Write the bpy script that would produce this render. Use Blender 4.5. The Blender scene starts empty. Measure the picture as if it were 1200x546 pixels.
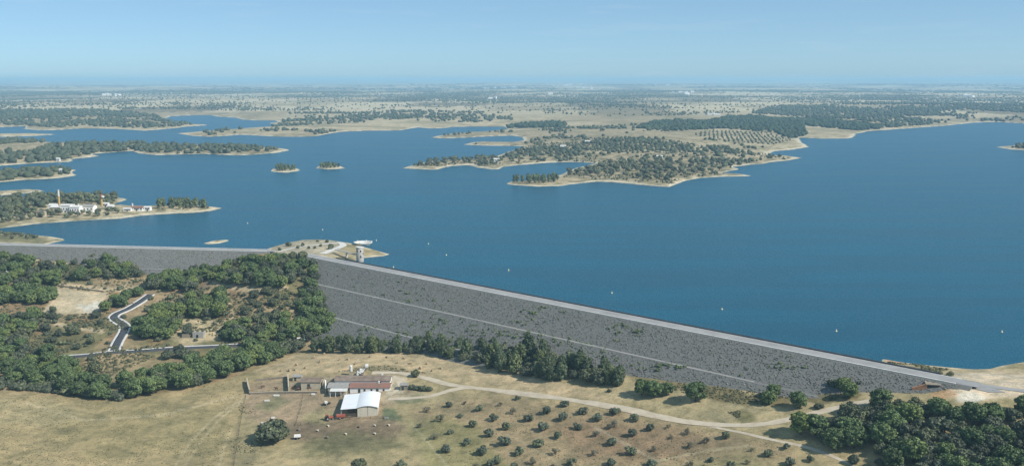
import bpy, math, random
import numpy as np
from math import radians as R

random.seed(7)
rng = np.random.default_rng(7)
scene = bpy.context.scene
COL = scene.collection

# ------------------------------------------------------------------ camera
F, W0, H0 = 1152.0, 1200.0, 546.0          # focal length and size of the photograph in pixels
PITCH = math.atan(180.0 / F)
ZC = 121.0                                  # metres above the lake
cp, sp = math.cos(PITCH), math.sin(PITCH)
cam = bpy.data.cameras.new('camera')
camo = bpy.data.objects.new('camera', cam)
COL.objects.link(camo)
cam.sensor_width = 36.0
cam.lens = 36.0 * F / W0
cam.clip_start = 1.0
cam.clip_end = 120000.0
camo.location = (0, 0, ZC)
camo.rotation_euler = (math.pi / 2 - PITCH, 0, 0)
scene.camera = camo

# ------------------------------------------------------------------ sky, sun, exposure
SUN_EL, SUN_AZ = R(42), R(116)              # azimuth clockwise from +Y: light from behind the camera's right shoulder
world = bpy.data.worlds.new('World')
scene.world = world
world.use_nodes = True
wn = world.node_tree
for n in list(wn.nodes):
    wn.nodes.remove(n)
sky = wn.nodes.new('ShaderNodeTexSky')
sky.sky_type = 'NISHITA'
sky.sun_disc = False
sky.sun_elevation = SUN_EL
sky.sun_rotation = SUN_AZ
sky.altitude = 300
sky.air_density = 0.5
sky.dust_density = 0.5
sky.ozone_density = 6.0
bgn = wn.nodes.new('ShaderNodeBackground')
bgn.inputs['Strength'].default_value = 0.136
wo = wn.nodes.new('ShaderNodeOutputWorld')
tint = wn.nodes.new('ShaderNodeMix')          # the whole sky a little cooler
tint.data_type = 'RGBA'; tint.blend_type = 'MULTIPLY'
tint.inputs[0].default_value = 1.0
tint.inputs[7].default_value = (1.03, 1.07, 0.95, 1)
wn.links.new(sky.outputs[0], tint.inputs[6])
# high thin veil over the whole sky with faint streaks of cirrus
tcw = wn.nodes.new('ShaderNodeTexCoord')
mpw = wn.nodes.new('ShaderNodeMapping'); mpw.inputs['Scale'].default_value = (2.2, 2.2, 26.0); mpw.inputs['Rotation'].default_value = (0.05, 0.03, 0)
wn.links.new(tcw.outputs['Generated'], mpw.inputs['Vector'])
nzw = wn.nodes.new('ShaderNodeTexNoise'); nzw.inputs['Scale'].default_value = 2.4; nzw.inputs['Detail'].default_value = 6; nzw.inputs['Roughness'].default_value = 0.62
wn.links.new(mpw.outputs[0], nzw.inputs['Vector'])
mrw = wn.nodes.new('ShaderNodeMapRange'); mrw.inputs[1].default_value = 0.55; mrw.inputs[2].default_value = 0.78; mrw.inputs[3].default_value = 0.0; mrw.inputs[4].default_value = 0.30
wn.links.new(nzw.outputs[0], mrw.inputs[0])
veil = wn.nodes.new('ShaderNodeMix'); veil.data_type = 'RGBA'
veil.inputs[0].default_value = 0.35
veil.inputs[7].default_value = (2.75, 4.45, 5.55, 1)
wn.links.new(tint.outputs[2], veil.inputs[6])
cirrus = wn.nodes.new('ShaderNodeMix'); cirrus.data_type = 'RGBA'
cirrus.inputs[7].default_value = (4.3, 5.2, 5.9, 1)
wn.links.new(mrw.outputs[0], cirrus.inputs[0]); wn.links.new(veil.outputs[2], cirrus.inputs[6])
wn.links.new(cirrus.outputs[2], bgn.inputs['Color'])
wn.links.new(bgn.outputs[0], wo.inputs['Surface'])

sl = bpy.data.lights.new('sun', 'SUN')
sl.energy = 5.0
sl.angle = R(0.53)
sl.color = (1.0, 0.95, 0.87)
so = bpy.data.objects.new('sun', sl)
COL.objects.link(so)
sd_ = (math.sin(SUN_AZ) * math.cos(SUN_EL), math.cos(SUN_AZ) * math.cos(SUN_EL), math.sin(SUN_EL))
from mathutils import Vector
so.rotation_euler = Vector((-sd_[0], -sd_[1], -sd_[2])).to_track_quat('-Z', 'Y').to_euler()
so.location = (300, 0, 400)

vs = scene.view_settings
vs.view_transform = 'Standard'
vs.look = 'None'
vs.exposure = 0.0
vs.gamma = 1.0
vs.use_curve_mapping = False
scene.render.engine = 'CYCLES'
scene.cycles.volume_bounces = 2
scene.render.film_transparent = False


# ------------------------------------------------------------------ helpers
def unproject(px, py, z):
    """points where the pixels' sight lines reach height z"""
    px = np.asarray(px, float); py = np.asarray(py, float)
    u = (px - 600) / F; v = (273 - py) / F
    dy = cp + v * sp; dz = -sp + v * cp
    t = (z - ZC) / dz
    return np.stack([u * t, dy * t, np.zeros_like(t) + z], -1)


def project(x, y, z):
    """pixel of a point (used to look up which ground cover lies where)"""
    zz = z - ZC
    dep = np.maximum(y * cp - zz * sp, 1.0)
    up = y * sp + zz * cp
    return 600 + F * x / dep, 273 - F * up / dep


def sstep(a, b, x):
    t = np.clip((x - a) / (b - a), 0, 1)
    return t * t * (3 - 2 * t)


def _hash(i, j, s):
    h = (i.astype(np.int64) * 374761393 + j.astype(np.int64) * 668265263 + s * 1274126177) & 0x7fffffff
    h = ((h ^ (h >> 13)) * 1274126177) & 0x7fffffff
    return ((h ^ (h >> 16)) & 0xffff) / 65535.0


def vnoise(x, y, s=0):
    i = np.floor(x); j = np.floor(y)
    fx = x - i; fy = y - j
    fx = fx * fx * (3 - 2 * fx); fy = fy * fy * (3 - 2 * fy)
    a = _hash(i, j, s); b = _hash(i + 1, j, s); c = _hash(i, j + 1, s); d = _hash(i + 1, j + 1, s)
    return (a * (1 - fx) + b * fx) * (1 - fy) + (c * (1 - fx) + d * fx) * fy


def fbm(x, y, oct=4, s=0):
    r = np.zeros_like(x, float); a = 0.5; t = 0
    for k in range(oct):
        r += a * vnoise(x, y, s + k * 17); t += a
        x = x * 2.03 + 11.3; y = y * 2.03 - 7.1; a *= 0.5
    return r / t


def inpoly(x, y, poly):
    poly = np.asarray(poly, float)
    r = np.zeros(x.shape, bool)
    n = len(poly)
    for i in range(n):
        x0, y0 = poly[i]; x1, y1 = poly[(i + 1) % n]
        if y0 == y1:
            continue
        c = ((y0 > y) != (y1 > y)) & (x < (x1 - x0) * (y - y0) / (y1 - y0) + x0)
        r ^= c
    return r


def polydist(x, y, poly, closed=True):
    poly = np.asarray(poly, float)
    best = np.full(x.shape, 1e18)
    n = len(poly)
    for i in range(n if closed else n - 1):
        ax, ay = poly[i]; bx, by = poly[(i + 1) % n]
        dx, dy = bx - ax, by - ay
        L = dx * dx + dy * dy + 1e-9
        t = np.clip(((x - ax) * dx + (y - ay) * dy) / L, 0, 1)
        d = (x - ax - t * dx) ** 2 + (y - ay - t * dy) ** 2
        best = np.minimum(best, d)
    return np.sqrt(best)


# ------------------------------------------------------------------ terrain heights
A3 = unproject(366, 300, 4.0); B3 = unproject(1105, 443, 4.0)
A2, B2 = A3[:2], B3[:2]
DD = (B2 - A2) / np.linalg.norm(B2 - A2)          # along the main dam
NN = np.array([DD[1], -DD[0]])                    # downstream
if NN[1] > 0:
    NN = -NN
LEN = float(np.linalg.norm(B2 - A2))
L0 = unproject(-120, 283.2, 4.0)[:2]; L1 = unproject(305, 293.5, 4.0)[:2]
LD = (L1 - L0) / np.linalg.norm(L1 - L0)
LN = np.array([LD[1], -LD[0]])
if LN[1] > 0:
    LN = -LN
LLEN = float(np.linalg.norm(L1 - L0))
R1 = unproject(1200, 455, 3.5)[:2]
axis = np.array([[-1500, L0[1] + 10], L0, L1, A2, B2, R1, [R1[0] + 60, R1[1]], [1500, R1[1] + 60]])


def y_axis(x):
    return np.interp(x, axis[:, 0], axis[:, 1])


ctrl_px = [
    (375, 344, -10.4), (394, 366, -15.7), (384, 390, -23.3), (380, 400, -25.5), (716, 425, -10.8), (800, 440, -9.7),
    (870, 446, -7.5), (1000, 450, -2.1), (1090, 447, 2.6),
    (430, 416, -20), (360, 425, -23.5), (510, 417, -19), (580, 433, -18), (640, 446, -16.5), (690, 451, -14.5), (720, 455, -13.5), (780, 465, -12.3),
    (860, 470, -10.3), (950, 475, -7.3), (1050, 468, -2.0), (1080, 458, 0.2), (1100, 457, 1.2), (1112, 450, 3.2), (1120, 460, 2.8), (1150, 466, 2.6), (1150, 455, 3.2), (1200, 458, 3), (1260, 460, 3),
    (408, 485, -27), (300, 440, -27), (250, 455, -29), (290, 490, -29), (480, 480, -25), (600, 480, -21.5), (700, 490, -18.8),
    (830, 500, -15.5), (960, 515, -12), (1100, 520, -7.5), (1200, 510, -3.5),
    (0, 546, -30), (200, 546, -31), (400, 546, -30), (600, 546, -26), (800, 546, -21.5), (1000, 546, -15.5), (1200, 546, -9),
    (0, 700, -31), (600, 700, -27), (1200, 700, -11), (-100, 546, -30), (1300, 520, -3),
    (0, 470, -29), (120, 472, -31), (60, 440, -30.5), (130, 425, -28), (200, 430, -28.5), (130, 411, -25.5), (75, 416, -27),
    (180, 405, -24), (250, 400, -24), (340, 406, -26.5), (150, 375, -19.8), (130, 368, -18.6), (178, 345, -13), (95, 350, -15),
    (30, 350, -15), (30, 390, -22), (30, 330, -11), (130, 325, -9), (100, 300, -1.8), (40, 297, -0.6), (0, 293, 0.8), (-60, 291, 2),
    (190, 316, -7.5), (165, 314, -7), (230, 320, -8.4), (262, 350, -14), (262, 312, -3), (290, 302, 2.0), (310, 298, 3.3), (340, 299.5, 3.5),
    (362, 303, 3.3), (300, 318, 0), (340, 320, -1.2), (366, 322, -4), (270, 332, -6.5), (320, 345, -9), (360, 350, -11), (290, 360, -13.5),
    (340, 375, -17), (300, 385, -20), (250, 380, -19), (370, 390, -22.3), (-100, 350, -12), (-100, 430, -28)]
cpts = [np.r_[unproject(a, b, c)] for a, b, c in ctrl_px]
for s_, z_ in ((110, -24.5), (145, -23.0), (190, -20.0), (230, -15.5)):
    q = A2 + DD * s_ + NN * (4 - z_) * 2.06
    cpts.append(np.array([q[0], q[1], z_]))
for s_ in (70, 140, 210, 280, 340):
    q = A2 + DD * s_
    cpts.append(np.array([q[0], q[1], -12.0]))
for s_ in (60, 150):
    q = L0 + LD * s_
    cpts.append(np.array([q[0], q[1], -3.0]))
cpts = np.array(cpts)
_dm = np.hypot(cpts[:, None, 0] - cpts[None, :, 0], cpts[:, None, 1] - cpts[None, :, 1]) / 100
_n = len(cpts)
_M = np.zeros((_n + 3, _n + 3))
_M[:_n, :_n] = _dm - np.eye(_n) * 0.02
_P = np.c_[np.ones(_n), cpts[:, :2] / 100]
_M[:_n, _n:] = _P; _M[_n:, :_n] = _P.T
_w = np.linalg.solve(_M, np.r_[cpts[:, 2], 0, 0, 0])


def h_down(x, y):
    x = np.clip(x, -420, 420); y = np.clip(y, 180, 760)
    r = _w[_n] + _w[_n + 1] * x / 100 + _w[_n + 2] * y / 100
    for k in range(_n):
        r = r + _w[k] * np.sqrt((x - cpts[k, 0]) ** 2 + (y - cpts[k, 1]) ** 2 + 16.0) / 100
    r = r + (fbm(x / 22, y / 22, 3, 5) - 0.5) * 0.9
    return np.clip(r, -36, 6)


# water's edge, traced from the photograph (pixels on the lake plane)
lake_px = [(-160, 151), (0, 149.5), (30, 148), (28, 151.3), (45, 153), (70, 152.5), (95, 150.7), (130, 151), (170, 153.5), (195, 151.5),
           (220, 148.7), (245, 146.8), (222, 145), (200, 142.5), (193, 139.5), (200, 136.5), (225, 135.5), (247, 135.2), (258, 137.5),
           (275, 138), (285, 140.5), (300, 141.5), (322, 141.5), (326, 143), (315, 144.5), (328, 146.5), (320, 148.5), (300, 149.5),
           (280, 151), (250, 153), (226, 155), (208, 156.5), (225, 159.5), (245, 160.5), (265, 159.5), (280, 158), (300, 159), (318, 160),
           (345, 160.5), (370, 160), (385, 157), (400, 154.5), (430, 153.5), (470, 153), (482, 150.7), (490, 149.5), (505, 151), (520, 150.3),
           (530, 149), (560, 148.5), (590, 148.7), (596, 152), (560, 154.5), (530, 156.5), (517, 158.5), (507, 161.5), (520, 162.5), (540, 161.7), (560, 160.7),
           (580, 159.7), (600, 159), (612, 161), (614, 165), (600, 166.8), (565, 166.3), (550, 167.7), (543, 169.8), (560, 170.7), (600, 171.2),
           (618, 171.8), (602, 176), (585, 182), (575, 185), (540, 187), (505, 188.5), (485, 193.5), (472, 197.3), (500, 198.7), (512, 199), (520, 196.5), (530, 194.7), (550, 193.5),
           (562, 196.5), (575, 198.7), (585, 198.5), (590, 195.5), (610, 193.5), (640, 191), (670, 190), (700, 191.5), (690, 194), (672, 198),
           (660, 203), (655, 205.5), (646, 208.5), (620, 211.5), (598, 212.5), (590, 215.5), (600, 217), (630, 219), (660, 218), (668, 216.5),
           (700, 212.7), (725, 214), (755, 217), (785, 219.5), (790, 217.5), (800, 213), (820, 208.7), (850, 207), (884, 206.5), (870, 204),
           (845, 202.5), (855, 200.5), (867, 198.5), (860, 195.5), (880, 193), (894, 192.3), (900, 190.5), (925, 188), (937, 185), (920, 182.5),
           (900, 181.5), (908, 177), (930, 175.5), (948, 172.2), (938, 165), (937, 161.5), (960, 162.5), (997, 162.5), (1004, 157), (1018, 154),
           (1031, 153), (1079, 149.7), (1113, 147.2), (1138, 144.2), (1167, 143.2), (1200, 145), (1330, 147),
           (1500, 200), (1700, 330), (1500, 520), (1105, 470), (800, 420), (366, 330), (100, 310), (-300, 310), (-300, 200)]
land_px = [
    [(-60, 272), (0, 267.5), (40, 262.5), (75, 260), (110, 257.5), (140, 256.3), (165, 252.7), (200, 250.3), (225, 249.3), (245, 247.3),
     (259, 244), (240, 241.3), (215, 239.7), (185, 240.5), (172, 241.5), (150, 241), (133, 239.8), (140, 237), (149, 234), (144, 232.3),
     (120, 231), (80, 231), (40, 232), (0, 236), (-60, 240), (-200, 245), (-200, 275)],
    [(-200, 275), (10, 274), (40, 275.5), (60, 277.2), (74, 279.7), (76, 281.7), (66, 283.6), (50, 287), (30, 300), (-300, 305)],
    [(238, 285.2), (250, 282), (266, 280.7), (269, 282), (258, 285), (244, 286.2)],
    [(-100, 229.5), (0, 229.3), (25, 227.2), (51, 224.6), (46, 222.7), (30, 222.3), (0, 224), (-100, 225)],
    [(-100, 217), (0, 213.5), (30, 211), (60, 209.5), (77, 208), (90, 205), (84, 201.7), (90, 199), (60, 198.5), (20, 201), (0, 203), (-100, 206)],
    [(-100, 197), (0, 194.5), (40, 191.5), (80, 190), (87, 188.3), (83, 186.7), (105, 184.5), (114, 183), (108, 180.8), (130, 179), (155, 177),
     (163, 180), (185, 182), (210, 181.2), (240, 180.5), (275, 182.2), (300, 181.5), (325, 179), (341, 176.3), (330, 174), (300, 172.5), (270, 171),
     (240, 170), (200, 169), (170, 168.5), (140, 168.5), (100, 167.5), (70, 167), (45, 166), (0, 162.8), (-100, 162)],
    [(-100, 161), (0, 160.7), (40, 159.7), (67, 157.6), (40, 156.5), (0, 157), (-100, 157)],
    [(316, 200.7), (324, 202), (337, 202.3), (354, 199.7), (350, 197.7), (335, 196.8), (320, 197.6)],
    [(369, 197.4), (385, 198.8), (404, 197.4), (399, 195.2), (385, 194), (372, 195)],
    [(1167, 172.4), (1185, 175.3), (1200, 176.3), (1300, 178), (1300, 165), (1200, 168.5), (1188, 170)],
    [(308, 296), (314, 291.5), (322, 288.5), (340, 284), (355, 281.2), (370, 280.5), (385, 281.2), (395, 282.7), (410, 285), (422, 288), (440, 293.3),
     (457, 298), (448, 300.3), (430, 301.7), (420, 304), (412, 308), (400, 330), (330, 330)],
    [(1033, 425), (1034, 420.3), (1055, 424), (1085, 427.5), (1110, 430), (1140, 432.5), (1160, 432), (1175, 428), (1200, 424), (1300, 410),
     (1500, 420), (1500, 560), (1100, 520), (1060, 440)],
]


def wxy(poly):
    p = np.array(poly, float)
    return unproject(p[:, 0], p[:, 1], 0.0)[:, :2]


lake_w = wxy(lake_px)
land_w = [wxy(p) for p in land_px]


def shore(x, y):
    """signed distance from the water's edge, positive on land"""
    x = np.asarray(x, float); y = np.asarray(y, float)
    d = polydist(x, y, lake_w)
    land = ~inpoly(x, y, lake_w)
    for p in land_w:
        d = np.minimum(d, polydist(x, y, p))
        land |= inpoly(x, y, p)
    return np.where(land, d, -d)


def h_up(x, y, s=None):
    if s is None:
        s = shore(x, y)
    r = np.hypot(x, y)
    wob = (fbm(x / 40, y / 40, 3, 31) - 0.5) * np.clip(r / 120, 2, 14)
    s = np.where(np.abs(s) < 400, s + wob * np.clip((r - 700) / 300, 0, 1), s)
    land = 3.4 * (1 - np.exp(-np.maximum(s, 0) / 30.0))
    land = land + sstep(25, 260, s) * (2 + 7 * fbm(x / 260, y / 260, 3, 3)) * sstep(900, 1200, r)
    land = land + sstep(300, 1500, s) * (fbm(x / 1300, y / 1300, 4, 9) - 0.25) * 26
    land = land + sstep(6000, 16000, r) * (fbm(x / 5200, y / 3500, 4, 12) - 0.2) * 55
    land = land + sstep(21000, 40000, r) * (10 + 75 * fbm(x / 9000 + 3.7, y / 14000, 3, 21) + 25 * sstep(-4000, 14000, x))
    land = np.clip(land, 0.0, 140)
    return np.where(s > 0, land, np.maximum(s * 0.14, -8.0))


def height(x, y):
    x = np.asarray(x, float); y = np.asarray(y, float)
    sh = x.shape
    x = x.ravel(); y = y.ravel()
    dist = (y - y_axis(x)) * 0.74
    out = np.empty_like(x)
    w = sstep(-5, 5, dist)
    m = w < 1
    hd = np.zeros_like(x); hu = np.zeros_like(x)
    if m.any():
        hd[m] = h_down(x[m], y[m])
    m = w > 0
    if m.any():
        hu[m] = h_up(x[m], y[m])
    out = hd * (1 - w) + hu * w
    return out.reshape(sh)


# cached near field for quick look-ups
GX = np.arange(-460, 461, 2.0); GY = np.arange(180, 1101, 2.0)
_gx, _gy = np.meshgrid(GX, GY)
GH = height(_gx, _gy)


def hnear(x, y):
    fx = np.clip((x - GX[0]) / 2.0, 0, len(GX) - 1.001); fy = np.clip((y - GY[0]) / 2.0, 0, len(GY) - 1.001)
    i = fx.astype(int); j = fy.astype(int); fx = fx - i; fy = fy - j
    return (GH[j, i] * (1 - fx) + GH[j, i + 1] * fx) * (1 - fy) + (GH[j + 1, i] * (1 - fx) + GH[j + 1, i + 1] * fx) * fy


def hq(x, y):
    x = np.atleast_1d(np.asarray(x, float)); y = np.atleast_1d(np.asarray(y, float))
    near = (np.abs(x) < 455) & (y < 1095)
    r = np.zeros_like(x)
    if near.any():
        r[near] = hnear(x[near], y[near])
    if (~near).any():
        r[~near] = height(x[~near], y[~near])
    return r


def ground(px, py):
    """where the sight lines through the pixels meet the terrain"""
    px = np.atleast_1d(np.asarray(px, float)); py = np.atleast_1d(np.asarray(py, float))
    u = (px - 600) / F; v = (273 - py) / F
    dy = cp + v * sp; dz = -sp + v * cp
    n = len(px)
    res = np.zeros((n, 3)); done = np.zeros(n, bool)
    prev = np.full(n, 250.0)
    for t in np.arange(252.0, 1100, 2.0):
        x = u * t; y = dy * t; z = ZC + dz * t
        hit = (~done) & (z <= hnear(x, y)) & (y < 1090)
        if hit.any():
            lo = prev[hit].copy(); hi = np.full(hit.sum(), t)
            for _ in range(7):
                mid = (lo + hi) / 2
                b = ZC + dz[hit] * mid <= hnear(u[hit] * mid, dy[hit] * mid)
                hi = np.where(b, mid, hi); lo = np.where(b, lo, mid)
            res[hit] = np.stack([u[hit] * hi, dy[hit] * hi, ZC + dz[hit] * hi], -1)
            done |= hit
        prev[:] = t
    if (~done).any():
        m = ~done
        z = np.zeros(m.sum()) + 1.0
        for _ in range(5):
            p = unproject(px[m], py[m], z)
            z = 0.5 * z + 0.5 * np.maximum(hq(p[:, 0], p[:, 1]), 0)
        p = unproject(px[m], py[m], z)
        p[:, 2] = hq(p[:, 0], p[:, 1])
        res[m] = p
    return res


def g1(px, py):
    return ground([px], [py])[0]


# ------------------------------------------------------------------ object helpers
def tag(o, label=None, cat=None, group=None, kind=None):
    if label: o['label'] = label
    if cat: o['category'] = cat
    if group: o['group'] = group
    if kind: o['kind'] = kind
    return o


def link(name, data, mat=None, parent=None):
    o = bpy.data.objects.new(name, data)
    COL.objects.link(o)
    if mat is not None and data is not None and not data.materials:
        data.materials.append(mat)
    if parent is not None:
        o.parent = parent
    return o


def empty(name, loc, rz=0.0):
    o = bpy.data.objects.new(name, None)
    COL.objects.link(o)
    o.location = loc
    o.rotation_euler = (0, 0, rz)
    o.empty_display_size = 1
    return o


def mesh_np(name, V, Fc, smooth=False):
    """mesh from numpy vertices and an (n,3) or (n,4) face array"""
    me = bpy.data.meshes.new(name)
    V = np.asarray(V, np.float32); Fc = np.asarray(Fc, np.int32)
    me.vertices.add(len(V)); me.vertices.foreach_set('co', V.ravel())
    k = Fc.shape[1]
    me.loops.add(Fc.size); me.loops.foreach_set('vertex_index', Fc.ravel())
    me.polygons.add(len(Fc))
    me.polygons.foreach_set('loop_start', np.arange(0, Fc.size, k, dtype=np.int32))
    me.polygons.foreach_set('loop_total', np.full(len(Fc), k, np.int32))
    if smooth:
        me.polygons.foreach_set('use_smooth', np.ones(len(Fc), bool))
    me.update(calc_edges=True)
    return me


class MB:
    def __init__(s):
        s.v = []; s.f = []

    def add(s, v, f):
        o = len(s.v)
        s.v += [tuple(q) for q in v]
        s.f += [tuple(o + i for i in q) for q in f]
        return s

    def box(s, x0, x1, y0, y1, z0, z1):
        return s.add([(x0, y0, z0), (x1, y0, z0), (x1, y1, z0), (x0, y1, z0), (x0, y0, z1), (x1, y0, z1), (x1, y1, z1), (x0, y1, z1)],
                     [(0, 3, 2, 1), (4, 5, 6, 7), (0, 1, 5, 4), (1, 2, 6, 5), (2, 3, 7, 6), (3, 0, 4, 7)])

    def hexa(s, lo, hi):
        """solid between a lower and an upper quad (lists of four points, same winding)"""
        return s.add(list(lo) + list(hi), [(3, 2, 1, 0), (4, 5, 6, 7), (0, 1, 5, 4), (1, 2, 6, 5), (2, 3, 7, 6), (3, 0, 4, 7)])

    def lathe(s, prof, n=16, cx=0, cy=0, close=True):
        o = len(s.v)
        for r, z in prof:
            for k in range(n):
                a = 2 * math.pi * k / n
                s.v.append((cx + r * math.cos(a), cy + r * math.sin(a), z))
        m = len(prof)
        for i in range(m - 1):
            for k in range(n):
                k2 = (k + 1) % n
                s.f.append((o + i * n + k, o + i * n + k2, o + (i + 1) * n + k2, o + (i + 1) * n + k))
        if close:
            s.f.append(tuple(o + k for k in reversed(range(n))))
            s.f.append(tuple(o + (m - 1) * n + k for k in range(n)))
        return s

    def tube(s, p, q, r0, r1=None, n=6):
        r1 = r0 if r1 is None else r1
        p = Vector(p); q = Vector(q); d = (q - p).normalized()
        a = d.orthogonal().normalized(); b = d.cross(a)
        o = len(s.v)
        for c, r in ((p, r0), (q, r1)):
            for k in range(n):
                t = 2 * math.pi * k / n
                s.v.append(tuple(c + a * (r * math.cos(t)) + b * (r * math.sin(t))))
        for k in range(n):
            k2 = (k + 1) % n
            s.f.append((o + k, o + k2, o + n + k2, o + n + k))
        s.f.append(tuple(o + k for k in reversed(range(n))))
        s.f.append(tuple(o + n + k for k in range(n)))
        return s

    def mesh(s, name, smooth=False):
        me = bpy.data.meshes.new(name)
        me.from_pydata(s.v, [], s.f)
        if smooth:
            me.polygons.foreach_set('use_smooth', np.ones(len(me.polygons), bool))
        me.update()
        return me

    def build(s, name, mat, parent=None, smooth=False):
        return link(name, s.mesh(name, smooth), mat, parent)


# ------------------------------------------------------------------ materials
def nodes(name, rough=0.9, spec=0.15):
    m = bpy.data.materials.new(name)
    m.use_nodes = True
    nt = m.node_tree
    b = nt.nodes['Principled BSDF']
    b.inputs['Roughness'].default_value = rough
    b.inputs['Specular IOR Level'].default_value = spec
    return m, nt, b


def ramp(nt, fac, stops):
    r = nt.nodes.new('ShaderNodeValToRGB')
    e = r.color_ramp.elements
    while len(e) < len(stops):
        e.new(0.5)
    for k, (p, c) in enumerate(stops):
        e[k].position = p
        e[k].color = (*c, 1) if len(c) == 3 else c
    nt.links.new(fac, r.inputs['Fac'])
    return r.outputs['Color']


def noise(nt, scale, detail=3, rough=0.55, vec=None, dims='3D'):
    n = nt.nodes.new('ShaderNodeTexNoise')
    n.noise_dimensions = dims
    n.inputs['Scale'].default_value = scale
    n.inputs['Detail'].default_value = detail
    n.inputs['Roughness'].default_value = rough
    if vec is not None:
        nt.links.new(vec, n.inputs['Vector'])
    return n


def objcoord(nt):
    return nt.nodes.new('ShaderNodeTexCoord').outputs['Object']


def geopos(nt):
    return nt.nodes.new('ShaderNodeNewGeometry').outputs['Position']


def mixc(nt, mode, fac, a, b):
    n = nt.nodes.new('ShaderNodeMix')
    n.data_type = 'RGBA'; n.blend_type = mode
    for sock, val in ((n.inputs[0], fac), (n.inputs[6], a), (n.inputs[7], b)):
        if hasattr(val, 'is_linked') or hasattr(val, 'node'):
            nt.links.new(val, sock)
        elif isinstance(val, (int, float)):
            sock.default_value = val
        else:
            sock.default_value = (*val, 1)
    return n.outputs[2]


def bump(nt, b, h, strength, dist):
    n = nt.nodes.new('ShaderNodeBump')
    n.inputs['Strength'].default_value = strength
    n.inputs['Distance'].default_value = dist
    nt.links.new(h, n.inputs['Height'])
    nt.links.new(n.outputs[0], b.inputs['Normal'])


def plain(name, c0, c1, scale=1.0, rough=0.85, spec=0.15, bmp=0.0):
    m, nt, b = nodes(name, rough, spec)
    n = noise(nt, scale, 4, 0.6, objcoord(nt))
    nt.links.new(ramp(nt, n.outputs[0], [(0.3, c0), (0.7, c1)]), b.inputs['Base Color'])
    if bmp:
        bump(nt, b, n.outputs[0], 0.6, bmp)
    return m


def foliage(name, dark, light, yellow):
    m, nt, b = nodes(name, 0.75, 0.2)
    oi = nt.nodes.new('ShaderNodeObjectInfo')
    n = noise(nt, 1.1, 3, 0.6, geopos(nt))
    c = ramp(nt, n.outputs[0], [(0.32, dark), (0.68, light)])
    r = ramp(nt, oi.outputs['Random'], [(0.0, (0.72, 0.72, 0.75)), (0.5, (1, 1, 1)), (1.0, yellow)])
    c = mixc(nt, 'MULTIPLY', 1.0, c, r)
    g = nt.nodes.new('ShaderNodeNewGeometry')
    q = ramp(nt, g.outputs['Random Per Island'], [(0.0, (0.62, 0.64, 0.66)), (0.5, (1, 1, 1)), (1.0, (1.5, 1.42, 1.25))])
    nt.links.new(mixc(nt, 'MULTIPLY', 1.0, c, q), b.inputs['Base Color'])
    return m


def stuff_foliage(name, dark, light):
    m, nt, b = nodes(name, 0.8, 0.15)
    g = nt.nodes.new('ShaderNodeNewGeometry')
    nt.links.new(ramp(nt, g.outputs['Random Per Island'], [(0.0, dark), (1.0, light)]), b.inputs['Base Color'])
    return m


M = {}
M['pine'] = foliage('pine_needles', (0.078, 0.116, 0.048), (0.160, 0.222, 0.094), (1.35, 1.2, 0.95))
M['oak'] = foliage('oak_leaves', (0.068, 0.085, 0.055), (0.142, 0.165, 0.108), (1.35, 1.25, 1.05))
M['olive'] = foliage('olive_leaves', (0.10, 0.122, 0.085), (0.18, 0.21, 0.152), (1.25, 1.2, 1.0))
M['eucalyptus'] = foliage('eucalyptus_leaves', (0.078, 0.108, 0.060), (0.160, 0.200, 0.112), (1.3, 1.2, 0.95))
M['sparse'] = foliage('bare_twigs', (0.12, 0.125, 0.09), (0.20, 0.20, 0.15), (1.2, 1.15, 1.05))
M['bark'] = plain('bark', (0.05, 0.04, 0.03), (0.12, 0.095, 0.07), 3.0)
M['far_oak'] = stuff_foliage('far_oak_leaves', (0.05, 0.068, 0.04), (0.105, 0.12, 0.072))
M['far_pine'] = stuff_foliage('far_pine_leaves', (0.034, 0.055, 0.030), (0.06, 0.085, 0.045))
M['scrub'] = stuff_foliage('scrub_leaves', (0.055, 0.062, 0.032), (0.13, 0.125, 0.065))
M['dam_shrub'] = stuff_foliage('dam_shrub_leaves', (0.075, 0.105, 0.045), (0.15, 0.18, 0.085))
M['shade_dark_parapet'] = plain('painted_shade_grey', (0.07, 0.075, 0.08), (0.12, 0.12, 0.12), 0.5)  # dark grey paints in the shadow line along the crest's water side
M['white'] = plain('white_limewash', (0.74, 0.73, 0.70), (0.82, 0.81, 0.79), 0.8)
M['dirtywhite'] = plain('weathered_white', (0.55, 0.54, 0.50), (0.72, 0.71, 0.68), 0.7)
M['sheet'] = plain('white_sheet_roof', (0.74, 0.76, 0.78), (0.82, 0.83, 0.84), 0.25, 0.5, 0.3)
M['cream'] = plain('cream_sheet_wall', (0.52, 0.48, 0.38), (0.60, 0.56, 0.45), 0.5)
M['tile_red'] = plain('red_roof_tiles', (0.20, 0.135, 0.105), (0.29, 0.14, 0.105), 0.3)
M['tile_brown'] = plain('old_roof_tiles', (0.15, 0.115, 0.09), (0.30, 0.24, 0.19), 0.3)
M['fibre'] = plain('grey_fibre_roof', (0.24, 0.235, 0.22), (0.36, 0.35, 0.32), 0.8)
M['stone'] = plain('field_stone_wall', (0.20, 0.17, 0.13), (0.36, 0.31, 0.24), 1.5, bmp=0.1)
M['beige'] = plain('beige_render', (0.40, 0.35, 0.25), (0.52, 0.46, 0.35), 0.6)
M['concrete'] = plain('concrete', (0.30, 0.29, 0.26), (0.43, 0.415, 0.38), 0.35)
M['pale_concrete'] = plain('pale_concrete', (0.52, 0.51, 0.47), (0.66, 0.64, 0.59), 0.3)
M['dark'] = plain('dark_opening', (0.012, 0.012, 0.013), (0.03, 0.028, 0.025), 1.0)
M['door'] = plain('dark_green_door', (0.03, 0.05, 0.04), (0.06, 0.08, 0.065), 1.0)
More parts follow.
